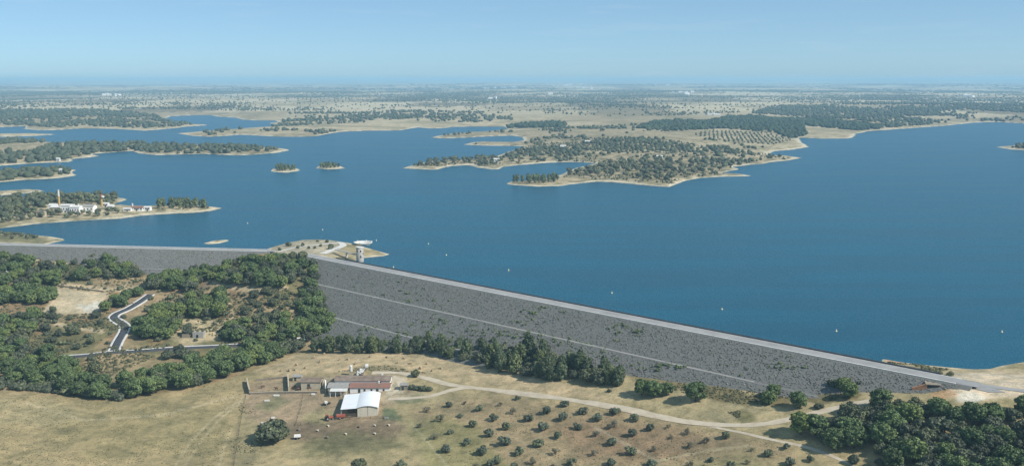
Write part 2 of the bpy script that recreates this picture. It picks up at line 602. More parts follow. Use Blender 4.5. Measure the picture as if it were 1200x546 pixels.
M['wood'] = plain('weathered_wood', (0.10, 0.08, 0.06), (0.18, 0.145, 0.11), 2.0)
M['red_paint'] = plain('red_paint', (0.34, 0.085, 0.05), (0.44, 0.14, 0.09), 2.0, 0.4, 0.4)
M['tyre'] = plain('tyre_rubber', (0.015, 0.015, 0.015), (0.03, 0.03, 0.03), 4.0)
M['glass'] = plain('dark_glass', (0.02, 0.025, 0.03), (0.04, 0.045, 0.05), 1.0, 0.15, 0.5)
M['galv'] = plain('galvanised_steel', (0.45, 0.46, 0.47), (0.6, 0.6, 0.6), 2.0, 0.5, 0.4)
M['hay'] = plain('hay', (0.32, 0.25, 0.15), (0.48, 0.39, 0.26), 4.0)
M['buoy'] = plain('buoy_shell', (0.70, 0.64, 0.36), (0.76, 0.72, 0.46), 1.0, 0.4, 0.4)
M['ochre'] = plain('ochre_brick', (0.42, 0.27, 0.09), (0.55, 0.37, 0.15), 1.5)
M['asphalt'] = plain('new_asphalt', (0.050, 0.055, 0.065), (0.085, 0.09, 0.10), 0.4)
M['old_asphalt'] = plain('worn_asphalt', (0.26, 0.26, 0.255), (0.36, 0.355, 0.345), 0.12)
M['kerb'] = plain('kerb_concrete', (0.50, 0.49, 0.46), (0.66, 0.64, 0.60), 0.4)
M['track'] = plain('pale_dirt_track', (0.44, 0.37, 0.27), (0.58, 0.50, 0.38), 0.25)
M['berm'] = plain('berm_gravel', (0.23, 0.225, 0.21), (0.31, 0.30, 0.28), 0.2)
M['brown_hide'] = plain('brown_hide', (0.10, 0.06, 0.04), (0.2, 0.12, 0.08), 2.0)

# water: blue-green body colour under a wind-ruffled surface
wm, nt, b = nodes('lake_water', 0.28, 0.27)
pos = geopos(nt)
b.inputs['IOR'].default_value = 1.333
n1 = noise(nt, 2.2, 2, 0.6, pos)
mp = nt.nodes.new('ShaderNodeMapping')
mp.inputs['Scale'].default_value = (0.005, 0.028, 1)
mp.inputs['Rotation'].default_value = (0, 0, 0.25)
nt.links.new(pos, mp.inputs['Vector'])
n2 = noise(nt, 1.0, 4, 0.6, mp.outputs[0])
mr = nt.nodes.new('ShaderNodeMapRange')
mr.inputs[1].default_value = 0.38; mr.inputs[2].default_value = 0.62
mr.inputs[3].default_value = 0.7; mr.inputs[4].default_value = 2.4
nt.links.new(n2.outputs[0], mr.inputs[0])
sub = nt.nodes.new('ShaderNodeVectorMath'); sub.operation = 'SUBTRACT'
sub.inputs[1].default_value = (0.5, 0.5, 0.5)
nt.links.new(n1.outputs['Color'], sub.inputs[0])
scl = nt.nodes.new('ShaderNodeVectorMath'); scl.operation = 'SCALE'
nt.links.new(sub.outputs[0], scl.inputs[0]); nt.links.new(mr.outputs[0], scl.inputs['Scale'])
mul = nt.nodes.new('ShaderNodeVectorMath'); mul.operation = 'MULTIPLY'
mul.inputs[1].default_value = (1, 1, 0)
nt.links.new(scl.outputs[0], mul.inputs[0])
add = nt.nodes.new('ShaderNodeVectorMath'); add.operation = 'ADD'
add.inputs[1].default_value = (0, 0, 1)
nt.links.new(mul.outputs[0], add.inputs[0])
nrm = nt.nodes.new('ShaderNodeVectorMath'); nrm.operation = 'NORMALIZE'
nt.links.new(add.outputs[0], nrm.inputs[0])
nt.links.new(nrm.outputs[0], b.inputs['Normal'])
nt.links.new(ramp(nt, n2.outputs[0], [(0.36, (0.0, 0.060, 0.104)), (0.64, (0.0, 0.090, 0.150))]), b.inputs['Base Color'])
M['water'] = wm

# ground: colour of the cover per vertex, broken up by procedural grain
gm, nt, b = nodes('ground', 0.95, 0.05)
at = nt.nodes.new('ShaderNodeAttribute'); at.attribute_name = 'cover'
pos = geopos(nt)
na = noise(nt, 1.7, 5, 0.75, pos)
nb = noise(nt, 0.09, 4, 0.6, pos)
nc = noise(nt, 0.012, 3, 0.6, pos)
c = mixc(nt, 'MULTIPLY', 1.0, at.outputs['Color'], ramp(nt, na.outputs[0], [(0.3, (0.55, 0.56, 0.55)), (0.5, (1, 1, 1)), (0.7, (1.32, 1.28, 1.2))]))
c = mixc(nt, 'MULTIPLY', 1.0, c, ramp(nt, nb.outputs[0], [(0.35, (0.74, 0.77, 0.74)), (0.65, (1.2, 1.16, 1.1))]))
c = mixc(nt, 'MULTIPLY', 1.0, c, ramp(nt, nc.outputs[0], [(0.3, (0.92, 0.93, 0.93)), (0.7, (1.08, 1.06, 1.04))]))
nd = noise(nt, 0.28, 4, 0.7, pos)
c = mixc(nt, 'MULTIPLY', 1.0, c, ramp(nt, nd.outputs[0], [(0.36, (0.74, 0.76, 0.72)), (0.5, (1, 1, 1)), (0.64, (1.16, 1.14, 1.1))]))
nt.links.new(c, b.inputs['Base Color'])
bump(nt, b, na.outputs[0], 0.5, 0.35)
M['ground'] = gm

# rock of the dam
rm, nt, b = nodes('dam_rock', 0.9, 0.1)
g = nt.nodes.new('ShaderNodeNewGeometry')
n = noise(nt, 0.05, 4, 0.6, g.outputs['Position'])
c = ramp(nt, g.outputs['Random Per Island'], [(0.0, (0.168, 0.168, 0.155)), (0.55, (0.20, 0.197, 0.18)), (0.9, (0.235, 0.23, 0.21)), (1.0, (0.36, 0.35, 0.32))])
c = mixc(nt, 'MULTIPLY', 1.0, c, ramp(nt, n.outputs[0], [(0.35, (0.85, 0.87, 0.86)), (0.65, (1.12, 1.10, 1.0))]))
n3 = noise(nt, 0.035, 5, 0.65, g.outputs['Position'])
mk = ramp(nt, n3.outputs[0], [(0.5, (0, 0, 0)), (0.68, (0.8, 0.8, 0.8))])
c = mixc(nt, 'MIX', mk, c, (0.175, 0.17, 0.105))
n4 = noise(nt, 0.35, 3, 0.6, g.outputs['Position'])
c = mixc(nt, 'MULTIPLY', 1.0, c, ramp(nt, n4.outputs[0], [(0.3, (0.88, 0.88, 0.88)), (0.7, (1.14, 1.13, 1.1))]))
nt.links.new(c, b.inputs['Base Color'])
M['riprap'] = rm
M['rockfill'] = plain('rock_fill', (0.145, 0.146, 0.136), (0.195, 0.192, 0.178), 0.8)

# ------------------------------------------------------------------ ground sheet
rows_py = np.concatenate([np.arange(640, 300, -1.15), np.arange(300, 130, -0.55), np.arange(130, 100, -0.5), np.arange(100, 96.2, -0.25)])
ys = unproject(np.full_like(rows_py, 600.0), rows_py, np.where(rows_py > 300, -14.0, 0.0))[:, 1]
ys = np.concatenate([[120, 170, 210, 240], np.sort(ys), [38500.0, 41000.0, 43000.0]])
ys = np.unique(np.round(ys, 2))
ths = np.concatenate([np.linspace(-50, -29, 14)[:-1], np.linspace(-29, 29, 600), np.linspace(29, 50, 14)[1:]])
tt = np.tan(np.radians(ths))
TX = ys[:, None] * tt[None, :]; TY = np.repeat(ys[:, None], len(tt), 1)
TS = shore(TX, TY)
TZ = height(TX, TY)
nr, ncol = TX.shape
V = np.stack([TX, TY, TZ], -1).reshape(-1, 3)
idx = np.arange(nr * ncol).reshape(nr, ncol)
Q = np.stack([idx[:-1, :-1], idx[:-1, 1:], idx[1:, 1:], idx[1:, :-1]], -1).reshape(-1, 4)
gme = mesh_np('ground', V, Q, True)

# --- ground cover
PX, PY = project(TX, TY, TZ)
upst = TY > y_axis(TX) + 3
n_big = fbm(TX / 420, TY / 420, 4, 50); n_mid = fbm(TX / 60, TY / 60, 4, 51); n_fin = fbm(TX / 9, TY / 9, 3, 52)
cov = np.zeros((nr, ncol, 3))
DRY = np.array((0.345, 0.285, 0.165)); TAN = np.array((0.42, 0.345, 0.22)); BROWN = np.array((0.23, 0.175, 0.115)); OLV = np.array((0.155, 0.15, 0.075))
PALE = np.array((0.50, 0.43, 0.31)); SHORE = np.array((0.56, 0.50, 0.39)); GREENISH = np.array((0.20, 0.20, 0.10))
cov[:] = DRY


def lay(mask, col):
    m = np.clip(mask, 0, 1)[..., None]
    cov[:] = cov * (1 - m) + np.asarray(col) * m


def area(poly, soft=3.0, wob=5.0):
    """soft mask of a patch of ground outlined in the photograph"""
    p = np.array(poly, float)
    x0, y0 = p.min(0) - 25; x1, y1 = p.max(0) + 25
    sel = (PX > x0) & (PX < x1) & (PY > y0) & (PY < y1)
    r = np.zeros(PX.shape)
    if sel.any():
        a, b_ = PX[sel], PY[sel]
        d = polydist(a, b_, p); d = np.where(inpoly(a, b_, p), d, -d)
        d = d + (n_fin[sel] - 0.5) * wob * 2
        r[sel] = sstep(-soft, soft, d)
    return r


def line(pts, w, soft=1.0):
    p = np.array(pts, float)
    x0, y0 = p.min(0) - 20; x1, y1 = p.max(0) + 20
    sel = (PX > x0) & (PX < x1) & (PY > y0) & (PY < y1)
    r = np.zeros(PX.shape)
    if sel.any():
        d = polydist(PX[sel], PY[sel], p, False)
        r[sel] = 1 - sstep(w / 2, w / 2 + soft, d)
    return r


# downstream
lay((n_mid - 0.35) * 1.2 * (~upst), TAN)
lay(sstep(0.52, 0.7, n_mid) * 0.2 * (~upst), GREENISH)
lefthill = area([(-100, 285), (300, 290), (370, 298), (400, 400), (350, 412), (290, 435), (200, 460), (130, 470), (-100, 460)], 5)
lay(lefthill, (0.31, 0.24, 0.15))
lay(lefthill * sstep(0.42, 0.55, n_mid), (0.17, 0.16, 0.085))
lay(lefthill * sstep(0.55, 0.68, n_fin) * 0.6, (0.26, 0.17, 0.10))
lay(area([(290, 436), (345, 414), (420, 413), (500, 413), (560, 428), (640, 446), (700, 452), (760, 470), (700, 468), (600, 457), (500, 442), (440, 432), (330, 442)], 3), (0.46, 0.365, 0.235))
lay(area([(390, 437), (420, 430), (452, 428), (470, 431), (500, 437), (470, 437), (440, 434)], 2, 3) * 0.7, (0.24, 0.21, 0.13))
lay(area([(-100, 455), (60, 460), (125, 472), (200, 460), (290, 442), (285, 470), (276, 560), (-100, 640)], 4) * 0.75, (0.355, 0.288, 0.165))
lay(area([(60, 480), (180, 470), (270, 480), (265, 530), (120, 540), (40, 515)], 12, 20) * 0.35, (0.235, 0.215, 0.11))
lay(area([(0, 470), (70, 468), (120, 482), (60, 500), (0, 497)], 8, 12) * 0.4, (0.40, 0.35, 0.22))
for a_ in ([(290, 462), (250, 490), (225, 515), (205, 546)], [(292, 464), (258, 490), (235, 517), (216, 546)], [(270, 505), (262, 525), (256, 550)], [(30, 472), (100, 492), (190, 486), (280, 463)]):
    lay(line(a_, 1.2, 1.6) * 0.55, (0.47, 0.40, 0.27))
fur = 0.5 + 0.5 * np.sin((TX * 0.5 + TY) * 1.1 + 6 * n_mid)
lay((PY > 455) * (PX < 290) * (PX > -200) * fur * 0.16, (0.22, 0.18, 0.10))
# farmyard and pens
lay(area([(288, 447), (352, 440), (470, 438), (480, 462), (455, 480), (470, 500), (420, 520), (345, 512), (285, 490)], 5) * 0.85, (0.31, 0.24, 0.17))
lay(area([(330, 500), (380, 495), (450, 492), (472, 500), (455, 520), (400, 532), (340, 522)], 6, 10) * 0.85, (0.19, 0.15, 0.105))
lay(area([(350, 515), (400, 508), (450, 512), (470, 520), (430, 532), (360, 535)], 5, 8) * 0.6, (0.155, 0.16, 0.085))
lay(area([(300, 475), (325, 462), (340, 470), (315, 482)], 4, 6) * 0.6, (0.15, 0.17, 0.09))
lay(area([(448, 476), (462, 478), (470, 492), (448, 490)], 3, 3) * 0.8, (0.10, 0.145, 0.085))
lay(area([(355, 490), (380, 478), (395, 485), (380, 496)], 4, 6) * 0.5, (0.30, 0.29, 0.15))
lay(area([(452, 468), (490, 464), (505, 470), (470, 474)], 2, 3) * 0.8, (0.12, 0.155, 0.085))
lay(area([(455, 440), (475, 442), (476, 455), (468, 462), (452, 463)], 3, 3), (0.47, 0.42, 0.32))
lay(area([(440, 462), (500, 462), (515, 466), (450, 474)], 3, 3) * 0.6, (0.45, 0.39, 0.28))
lay(area([(283, 480), (300, 490), (312, 520), (290, 546), (276, 560), (272, 520)], 4, 8) * 0.5, (0.22, 0.20, 0.125))
# olive grove
lay(area([(480, 480), (540, 465), (600, 463), (700, 480), (860, 505), (930, 525), (960, 600), (560, 600)], 8) * 0.8, (0.30, 0.235, 0.15))
lay(area([(485, 500), (510, 485), (560, 500), (600, 546), (600, 600), (520, 600)], 10, 12) * 0.55, (0.235, 0.235, 0.105))
lay(area([(640, 500), (700, 490), (800, 505), (850, 520), (800, 540), (690, 540)], 12, 14) * 0.55, (0.22, 0.15, 0.10))
lay(area([(700, 560), (780, 545), (860, 530), (930, 540), (940, 600), (700, 600)], 10, 12) * 0.5, (0.27, 0.255, 0.13))
lay(line([(483, 496), (525, 546)], 1.5) * 0.5, (0.45, 0.40, 0.28))
lay(line([(595, 509), (640, 533), (680, 560)], 1.2) * 0.4, (0.45, 0.38, 0.27))
lay(line([(697, 500), (770, 540)], 1.5) * 0.5, (0.46, 0.40, 0.30))
lay(line([(770, 540), (830, 527), (880, 522)], 2) * 0.5, (0.42, 0.37, 0.25))
# strip in front of the dam on the right
lay(area([(718, 426), (870, 447), (1000, 452), (1060, 455), (1000, 490), (880, 505), (760, 475), (690, 460)], 3) * 0.8, (0.385, 0.325, 0.20))
lay(area([(735, 437), (770, 441), (830, 452), (880, 458), (960, 458), (1010, 462), (960, 472), (870, 474), (810, 462), (760, 450)], 3, 8) * 0.85, (0.16, 0.135, 0.07))
lay(area([(853, 482), (875, 480), (892, 492), (872, 496)], 3, 5) * 0.8, (0.155, 0.15, 0.075))
# left hill details
lay(area([(62, 337), (100, 340), (126, 345), (120, 358), (108, 368), (70, 368), (50, 366), (62, 352)], 2, 3), (0.50, 0.42, 0.30))
lay(area([(92, 360), (112, 352), (122, 354), (119, 362), (102, 366)], 3, 4) * 0.9, (0.60, 0.58, 0.53))
for a_ in ([(62, 332), (100, 337), (140, 340), (165, 337)], [(246, 328), (265, 336), (300, 340), (335, 337)], [(262, 390), (272, 372), (266, 345), (262, 335)],
           [(45, 372), (75, 382), (120, 388)], [(200, 376), (262, 378)], [(372, 330), (378, 350), (394, 367), (384, 390), (380, 402)], [(363, 302), (372, 325), (378, 350)],
           [(175, 300), (160, 322), (140, 338)], [(88, 320), (100, 305), (105, 296)]):
    lay(line(a_, 3.0, 2.0) * 0.85, (0.50, 0.41, 0.28))
lay(area([(205, 380), (262, 380), (258, 398), (225, 405), (200, 398)], 4, 6) * 0.8, (0.47, 0.39, 0.26))
lay(area([(100, 420), (160, 418), (175, 425), (150, 440), (118, 450)], 4, 5) * 0.7, (0.38, 0.29, 0.18))
lay(area([(118, 312), (165, 318), (170, 330), (120, 335)], 4, 5) * 0.6, (0.36, 0.27, 0.16))
lay(area([(225, 340), (245, 330), (250, 336), (228, 348)], 2, 2) * 0.9, (0.24, 0.19, 0.14))
lay(area([(18, 297), (100, 298), (80, 310), (30, 306)], 3, 4) * 0.6, (0.50, 0.41, 0.27))

# upstream land
upl = upst & (TS > -20)
rr = np.hypot(TX, TY)
lay(upl * 1.0, (0.45, 0.38, 0.26))
lay(upl * sstep(0.5, 0.68, n_big) * 0.8, (0.46, 0.395, 0.27))
lay(upl * sstep(0.52, 0.40, n_big) * 0.5, (0.26, 0.215, 0.14))
lay(upl * sstep(0.42, 0.62, n_mid) * 0.6, (0.225, 0.20, 0.12))
lay(upl * sstep(0.5, 0.62, n_fin) * sstep(2600, 1500, rr) * 0.7, (0.15, 0.145, 0.085))
lay(upl * sstep(0.5, 0.38, n_fin) * sstep(2600, 1500, rr) * 0.5, (0.46, 0.40, 0.29))
cell = vnoise(np.floor(TX / 330 + 0.6 * n_mid), np.floor(TY / 520 + 0.6 * n_mid), 77)
lay(upl * sstep(2500, 4000, rr) * (cell > 0.66) * 0.85, (0.55, 0.48, 0.345))
lay(upl * sstep(2500, 4000, rr) * (cell < 0.26) * 0.8, (0.17, 0.15, 0.10))
wood = sstep(0.5, 0.6, fbm(TX / 900, TY / 1500, 4, 66))
lay(upl * sstep(7000, 9500, rr) * wood * 0.6, (0.08, 0.085, 0.058))
rim = sstep(-1.0, 1.0, TS) * (1 - sstep(np.clip(rr * 0.003, 2.5, 5), np.clip(rr * 0.008, 6, 12), TS + (n_fin - 0.5) * 8 + (n_mid - 0.5) * 14)) * upst
lay(rim, SHORE)
lay(area([(-120, 275), (10, 274.5), (45, 277), (58, 280), (40, 284), (-120, 285)], 2, 2) * 0.85 * upst, (0.17, 0.17, 0.10))
# the spit by the dam and the right bank
lay(area([(318, 293), (330, 287), (356, 282), (385, 282), (400, 286), (396, 295), (370, 300), (330, 297)], 2, 2) * 0.8 * upst, (0.43, 0.39, 0.31))
lay(area([(400, 290), (420, 289), (440, 294), (450, 298), (425, 300), (398, 297)], 2, 3) * 0.8 * upst, (0.36, 0.30, 0.18))
lay(area([(1035, 420), (1110, 430), (1160, 431), (1200, 424), (1300, 415), (1300, 470), (1200, 470), (1110, 448), (1050, 430)], 2, 4) * 0.9, (0.385, 0.32, 0.215))
lay(area([(1036, 424), (1085, 428), (1110, 432), (1100, 440), (1060, 432)], 2, 4) * 0.8, (0.19, 0.17, 0.095))
lay(area([(1165, 432), (1200, 425), (1300, 415), (1300, 425), (1200, 433)], 2, 4) * 0.6, (0.20, 0.19, 0.10))
lay(area([(1110, 440), (1160, 436), (1200, 436), (1300, 430), (1300, 475), (1190, 462), (1140, 470), (1108, 462), (1104, 448)], 3, 5) * 0.85, (0.60, 0.50, 0.385))
lay(area([(1125, 462), (1140, 460), (1155, 466), (1140, 474), (1122, 468)], 3, 4) * 0.8, (0.66, 0.63, 0.56))
lay(area([(1085, 452), (1110, 450), (1120, 462), (1095, 470)], 3, 4) * 0.8, (0.47, 0.30, 0.17))
lay(area([(1035, 419), (1062, 423), (1060, 427), (1036, 424)], 1.5, 1.5) * 0.6, (0.47, 0.28, 0.17))
for a_ in ([(1115, 441), (1150, 444), (1200, 452), (1260, 460)], [(1115, 444), (1150, 450), (1200, 457)], [(1120, 438), (1160, 439), (1260, 446)]):
    lay(line(a_, 1.5, 1.5) * 0.5, (0.38, 0.36, 0.31))
lay((TZ < -0.3) * upst * 1.0, (0.20, 0.18, 0.12))

ca = gme.color_attributes.new('cover', 'FLOAT_COLOR', 'POINT')
ca.data.foreach_set('color', np.concatenate([cov, np.ones((nr, ncol, 1))], -1).astype(np.float32).ravel())
go = link('ground', gme, M['ground'])
tag(go, kind='structure')

# ------------------------------------------------------------------ lake
wl = [(-6500, y_axis(-1500) + 0), (L0[0], L0[1]), (L1[0], L1[1]), (A2[0], A2[1]), (B2[0], B2[1]), (R1[0], R1[1]), (1500, y_axis(1500)), (6500, 900), (6500, 4600), (-6500, 4600)]
wme = bpy.data.meshes.new('lake_water')
wme.from_pydata([(x, y, 0.0) for x, y in wl], [], [tuple(range(len(wl)))])
wme.update()
tag(link('lake_water', wme, M['water']), kind='structure')


# ------------------------------------------------------------------ dam
def sweep(prof, P0, D, N, s0, s1, step=8.0):
    """cross-section (distance downstream, z) drawn along the dam"""
    n = max(2, int((s1 - s0) / step))
    V = []; Fc = []
    m = len(prof)
    for i in range(n + 1):
        s = s0 + (s1 - s0) * i / n
        for d, z in prof:
            V.append((P0[0] + D[0] * s + N[0] * d, P0[1] + D[1] * s + N[1] * d, z))
    for i in range(n):
        for k in range(m):
            k2 = (k + 1) % m
            Fc.append((i * m + k, i * m + k2, (i + 1) * m + k2, (i + 1) * m + k))
    Fc.append(tuple(range(m))[::-1]); Fc.append(tuple(n * m + k for k in range(m)))
    mb = MB(); mb.v = V; mb.f = Fc
    return mb


def zdam(d, berm=True):
    if berm:
        return np.interp(d, [-14, -4, 4, 24, 26.5, 46.5, 49, 93], [-3, 4, 4, -6, -6.05, -16, -16.05, -38])
    return np.interp(d, [-14, -4, 4, 24, 26, 50], [-3, 4, 4, -6, -6.05, -18])


ico_v = []
phi = (1 + 5 ** 0.5) / 2
for a_, b_ in ((1, phi), (-1, phi), (1, -phi), (-1, -phi)):
    ico_v += [(0, a_, b_), (a_, b_, 0), (b_, 0, a_)]
ico_v = np.array(ico_v) / math.hypot(1, phi)
from itertools import combinations
ico_f = []
for t in combinations(range(12), 3):
    p = ico_v[list(t)]
    if all(abs(np.linalg.norm(p[i] - p[j]) - 1.0515) < 0.02 for i, j in ((0, 1), (1, 2), (0, 2))):
        nrm_ = np.cross(p[1] - p[0], p[2] - p[0])
        ico_f.append(t if nrm_ @ p.mean(0) > 0 else (t[0], t[2], t[1]))
ico_f = np.array(ico_f)
oct_v = np.array([(1, 0, 0), (-1, 0, 0), (0, 1, 0), (0, -1, 0), (0, 0, 1), (0, 0, -1.0)])
oct_f = np.array([(0, 2, 4), (2, 1, 4), (1, 3, 4), (3, 0, 4), (2, 0, 5), (1, 2, 5), (3, 1, 5), (0, 3, 5)])


def blobs(name, P, S, base='ico', jit=0.25, mat=None, parent=None, smooth=False, flat=0.35):
    """many small irregular lumps in one mesh: P positions (n,3), S radii (n,3)"""
    bv, bf = (ico_v, ico_f) if base == 'ico' else (oct_v, oct_f)
    n = len(P)
    ang = rng.uniform(0, 6.28, n)
    c, s = np.cos(ang)[:, None], np.sin(ang)[:, None]
    j = 1 + rng.uniform(-jit, jit, (n, len(bv)))
    v = bv[None] * j[..., None]
    x = v[..., 0] * c - v[..., 1] * s; y = v[..., 0] * s + v[..., 1] * c
    z = np.where(v[..., 2] < -flat, -flat, v[..., 2]) if flat else v[..., 2]
    v = np.stack([x, y, z], -1) * S[:, None, :] + P[:, None, :]
    f = bf[None] + (np.arange(n) * len(bv))[:, None, None]
    me = mesh_np(name, v.reshape(-1, 3), f.reshape(-1, 3), smooth)
    return link(name, me, mat, parent)


def riprap(P0, D, N, s0, s1, dmax, n, parent, berm=True, bands=()):
    s = rng.uniform(s0, s1, n); d = rng.uniform(-12.5, dmax, n)
    keep = (np.abs(d) > 4.7)
    for a0, a1 in bands:
        keep &= ~((d > a0) & (d < a1))
    s, d = s[keep], d[keep]
    x = P0[0] + D[0] * s + N[0] * d; y = P0[1] + D[1] * s + N[1] * d
    z = zdam(d, berm)
    hh = np.where(d > 4, hq(x, y), -1.5)
    k = z > hh - 0.3
    x, y, z = x[k], y[k], z[k]
    r = rng.uniform(0.18, 0.46, len(x)) * rng.choice([1, 1, 1, 1.4], len(x))
    S = np.stack([r * rng.uniform(0.7, 1.2, len(x)), r * rng.uniform(0.7, 1.2, len(x)), r * rng.uniform(0.18, 0.4, len(x))], -1)
    o = blobs('riprap', np.stack([x, y, z + 0.02], -1), S, 'oct', 0.3, M['riprap'], parent, False, 0)
    tag(o, kind='stuff')


dam = empty('embankment_dam', (A3[0], A3[1], -10.0))
tag(dam, 'long grey rockfill dam running from wooded knoll to right bank', 'dam')
org = -np.array([A3[0], A3[1], -10.0])


def attach(o, par):
    o.parent = par
    o.matrix_parent_inverse.identity()
    o.location = tuple(-np.array(par.location))
    return o


prof = [(-14, -3), (-4, 4), (4, 4), (24, -6), (26.5, -6.05), (46.5, -16), (49, -16.05), (93, -38), (60, -38.5), (-14, -9)]
attach(sweep(prof, A2, DD, NN, -14, LEN + 12).build('rock_fill', M['rockfill']), dam)
riprap_par = empty('tmp', (0, 0, 0))


def adopt_tmp(par):
    for ch in list(riprap_par.children):
        attach(ch, par)


riprap(A2, DD, NN, -10, LEN + 8, 88, 75000, riprap_par, True, ((24.2, 26.3), (46.7, 48.8)))
adopt_tmp(dam)


def strip(name, P0, D, N, s0, s1, d0, d1, z0, z1, mat, par, th=0.12):
    pr = [(d0, z0), (d0, z0 + th), (d1, z1 + th), (d1, z1)]
    o = sweep(pr, P0, D, N, s0, s1).build(name, mat)
    return attach(o, par)


strip('crest_road', A2, DD, NN, -16, LEN + 14, -3.3, 3.3, 3.98, 3.98, M['old_asphalt'], dam, 0.06)
strip('kerb', A2, DD, NN, -12, LEN + 6, -4.1, -3.34, 3.9, 3.9, M['kerb'], dam, 0.2)
strip('shade_dark_parapet', A2, DD, NN, 20, LEN - 2, -4.6, -4.11, 3.3, 3.3, M['shade_dark_parapet'], dam, 1.5)  # added low wall, its dark colour stands for shade at the upstream edge
strip('kerb', A2, DD, NN, -12, LEN + 6, 3.34, 4.1, 3.9, 3.9, M['kerb'], dam, 0.25)
strip('berm_path', A2, DD, NN, 22, 340, 24.3, 26.2, -6.03, -6.03, M['berm'], dam, 0.12)
strip('berm_path', A2, DD, NN, 60, 230, 46.8, 48.6, -16.03, -16.03, M['berm'], dam, 0.12)
ldam = empty('embankment_dam', (L1[0], L1[1], -5.0))
tag(ldam, 'lower rockfill wing of the dam left of the wooded knoll', 'dam')
prof2 = [(-14, -3), (-4, 4), (4, 4), (24, -6), (26, -6.05), (50, -18), (30, -18.5), (-14, -9)]
attach(sweep(prof2, L0, LD, LN, 0, LLEN + 8).build('rock_fill', M['rockfill']), ldam)
riprap(L0, LD, LN, 2, LLEN + 6, 48, 26000, riprap_par, False, ((24.2, 25.8),))
adopt_tmp(ldam)
strip('crest_road', L0, LD, LN, 0, LLEN + 10, -2.9, 2.9, 3.98, 3.98, M['old_asphalt'], ldam, 0.06)
strip('kerb', L0, LD, LN, 0, LLEN + 6, -3.9, -2.94, 3.9, 3.9, M['kerb'], ldam, 0.4)
strip('kerb', L0, LD, LN, 0, LLEN + 6, 2.94, 3.9, 3.9, 3.9, M['kerb'], ldam, 0.3)
strip('berm_path', L0, LD, LN, 60, LLEN, 24.3, 25.8, -6.03, -6.03, M['berm'], ldam, 0.1)
bpy.data.objects.remove(riprap_par)


# ------------------------------------------------------------------ roads and tracks
def resample(P, step=3.0):
    P = np.asarray(P, float)
    # Catmull-Rom through the points, then even steps
    Q_ = [P[0]]
    for i in range(len(P) - 1):
        p0 = P[max(i - 1, 0)]; p1 = P[i]; p2 = P[i + 1]; p3 = P[min(i + 2, len(P) - 1)]
        n = max(2, int(np.linalg.norm(p2 - p1) / step))
        for k in range(1, n + 1):
            t = k / n
            Q_.append(0.5 * ((2 * p1) + (-p0 + p2) * t + (2 * p0 - 5 * p1 + 4 * p2 - p3) * t * t + (-p0 + 3 * p1 - 3 * p2 + p3) * t ** 3))
    return np.array(Q_)


def ribbon(name, pts, width, mat, off=0.12, shift=0.0, parent=None, th=0.0, zs=None, ragged=0.0):
    """a strip draped on the ground along points of the ground"""
    P = resample(np.asarray(pts)[:, :2])
    d = np.gradient(P, axis=0); d /= np.linalg.norm(d, axis=1)[:, None] + 1e-9
    nrm_ = np.stack([d[:, 1], -d[:, 0]], -1)
    cs = np.linspace(-0.5, 0.5, 5)
    V = []
    wv = width * (1 + ragged * (fbm(P[:, 0] / 5, P[:, 1] / 5, 2, 3) - 0.5) * 2)
    zc_ = hq(P[:, 0], P[:, 1])
    for k, c_ in enumerate(cs):
        q = P + nrm_ * (shift + c_ * wv)[:, None] if np.ndim(wv) else P
        z = np.maximum(hq(q[:, 0], q[:, 1]), zc_ - 0.3) + off
        V.append(np.c_[q, z])
    V = np.stack(V, 1)
    n = len(P)
    if th:
        lowl = V[:, :1].copy(); lowr = V[:, -1:].copy()
        lowl[..., 2] -= th; lowr[..., 2] -= th
        V = np.concatenate([lowl, V, lowr], 1)
    m = V.shape[1]
    ix = np.arange(n * m).reshape(n, m)
    Fq = np.stack([ix[:-1, :-1], ix[:-1, 1:], ix[1:, 1:], ix[1:, :-1]], -1).reshape(-1, 4)
    o = link(name, mesh_np(name, V.reshape(-1, 3), Fq, True), mat, parent)
    return o


def gp(pix):
    p = np.array(pix, float)
    return ground(p[:, 0], p[:, 1])


road_pts = gp([(176, 345), (165, 353), (150, 362), (137, 367.5), (133, 372), (137, 376), (144, 380), (146, 386), (140, 397), (133, 411.5)])
rd = ribbon('road', road_pts, 4.3, M['asphalt'], 0.14, th=0.4)
tag(rd, kind='structure')
for sgn in (-1, 1):
    ribbon('kerb', road_pts[:], 1.2, M['kerb'], 0.26, sgn * 2.8, rd, th=0.5)
cross_pts = gp([(70, 418.5), (95, 417.2), (133, 413), (165, 411.5), (195, 409), (235, 407), (280, 405)])
cr = ribbon('road', cross_pts, 3.4, M['asphalt'], 0.10, th=0.4)
tag(cr, kind='structure')
ribbon('kerb', cross_pts, 0.9, M['kerb'], 0.22, -2.2, cr, th=0.4)
for nm, pix, w_ in (('farm_track', [(436, 437), (468, 437), (500, 443), (530, 451), (600, 459), (660, 467), (720, 478), (790, 492), (850, 498), (890, 497), (930, 490), (985, 477), (1020, 470)], 3.4),
                    ('farm_track', [(455, 467), (480, 466.5), (505, 464), (525, 458), (545, 454.5), (562, 455)], 3.0),
                    ('farm_track', [(456, 463), (466, 456), (469, 449), (464, 443), (460, 440.5)], 2.6)):
    tag(ribbon(nm, gp(pix), w_, M['track'], 0.10, ragged=0.35), kind='structure')
tag(ribbon('verge_path', gp([(562, 455), (620, 464), (690, 470), (760, 483), (850, 503), (905, 515), (965, 530), (1000, 545)]), 1.6, M['track'], 0.08, ragged=0.4), kind='structure')
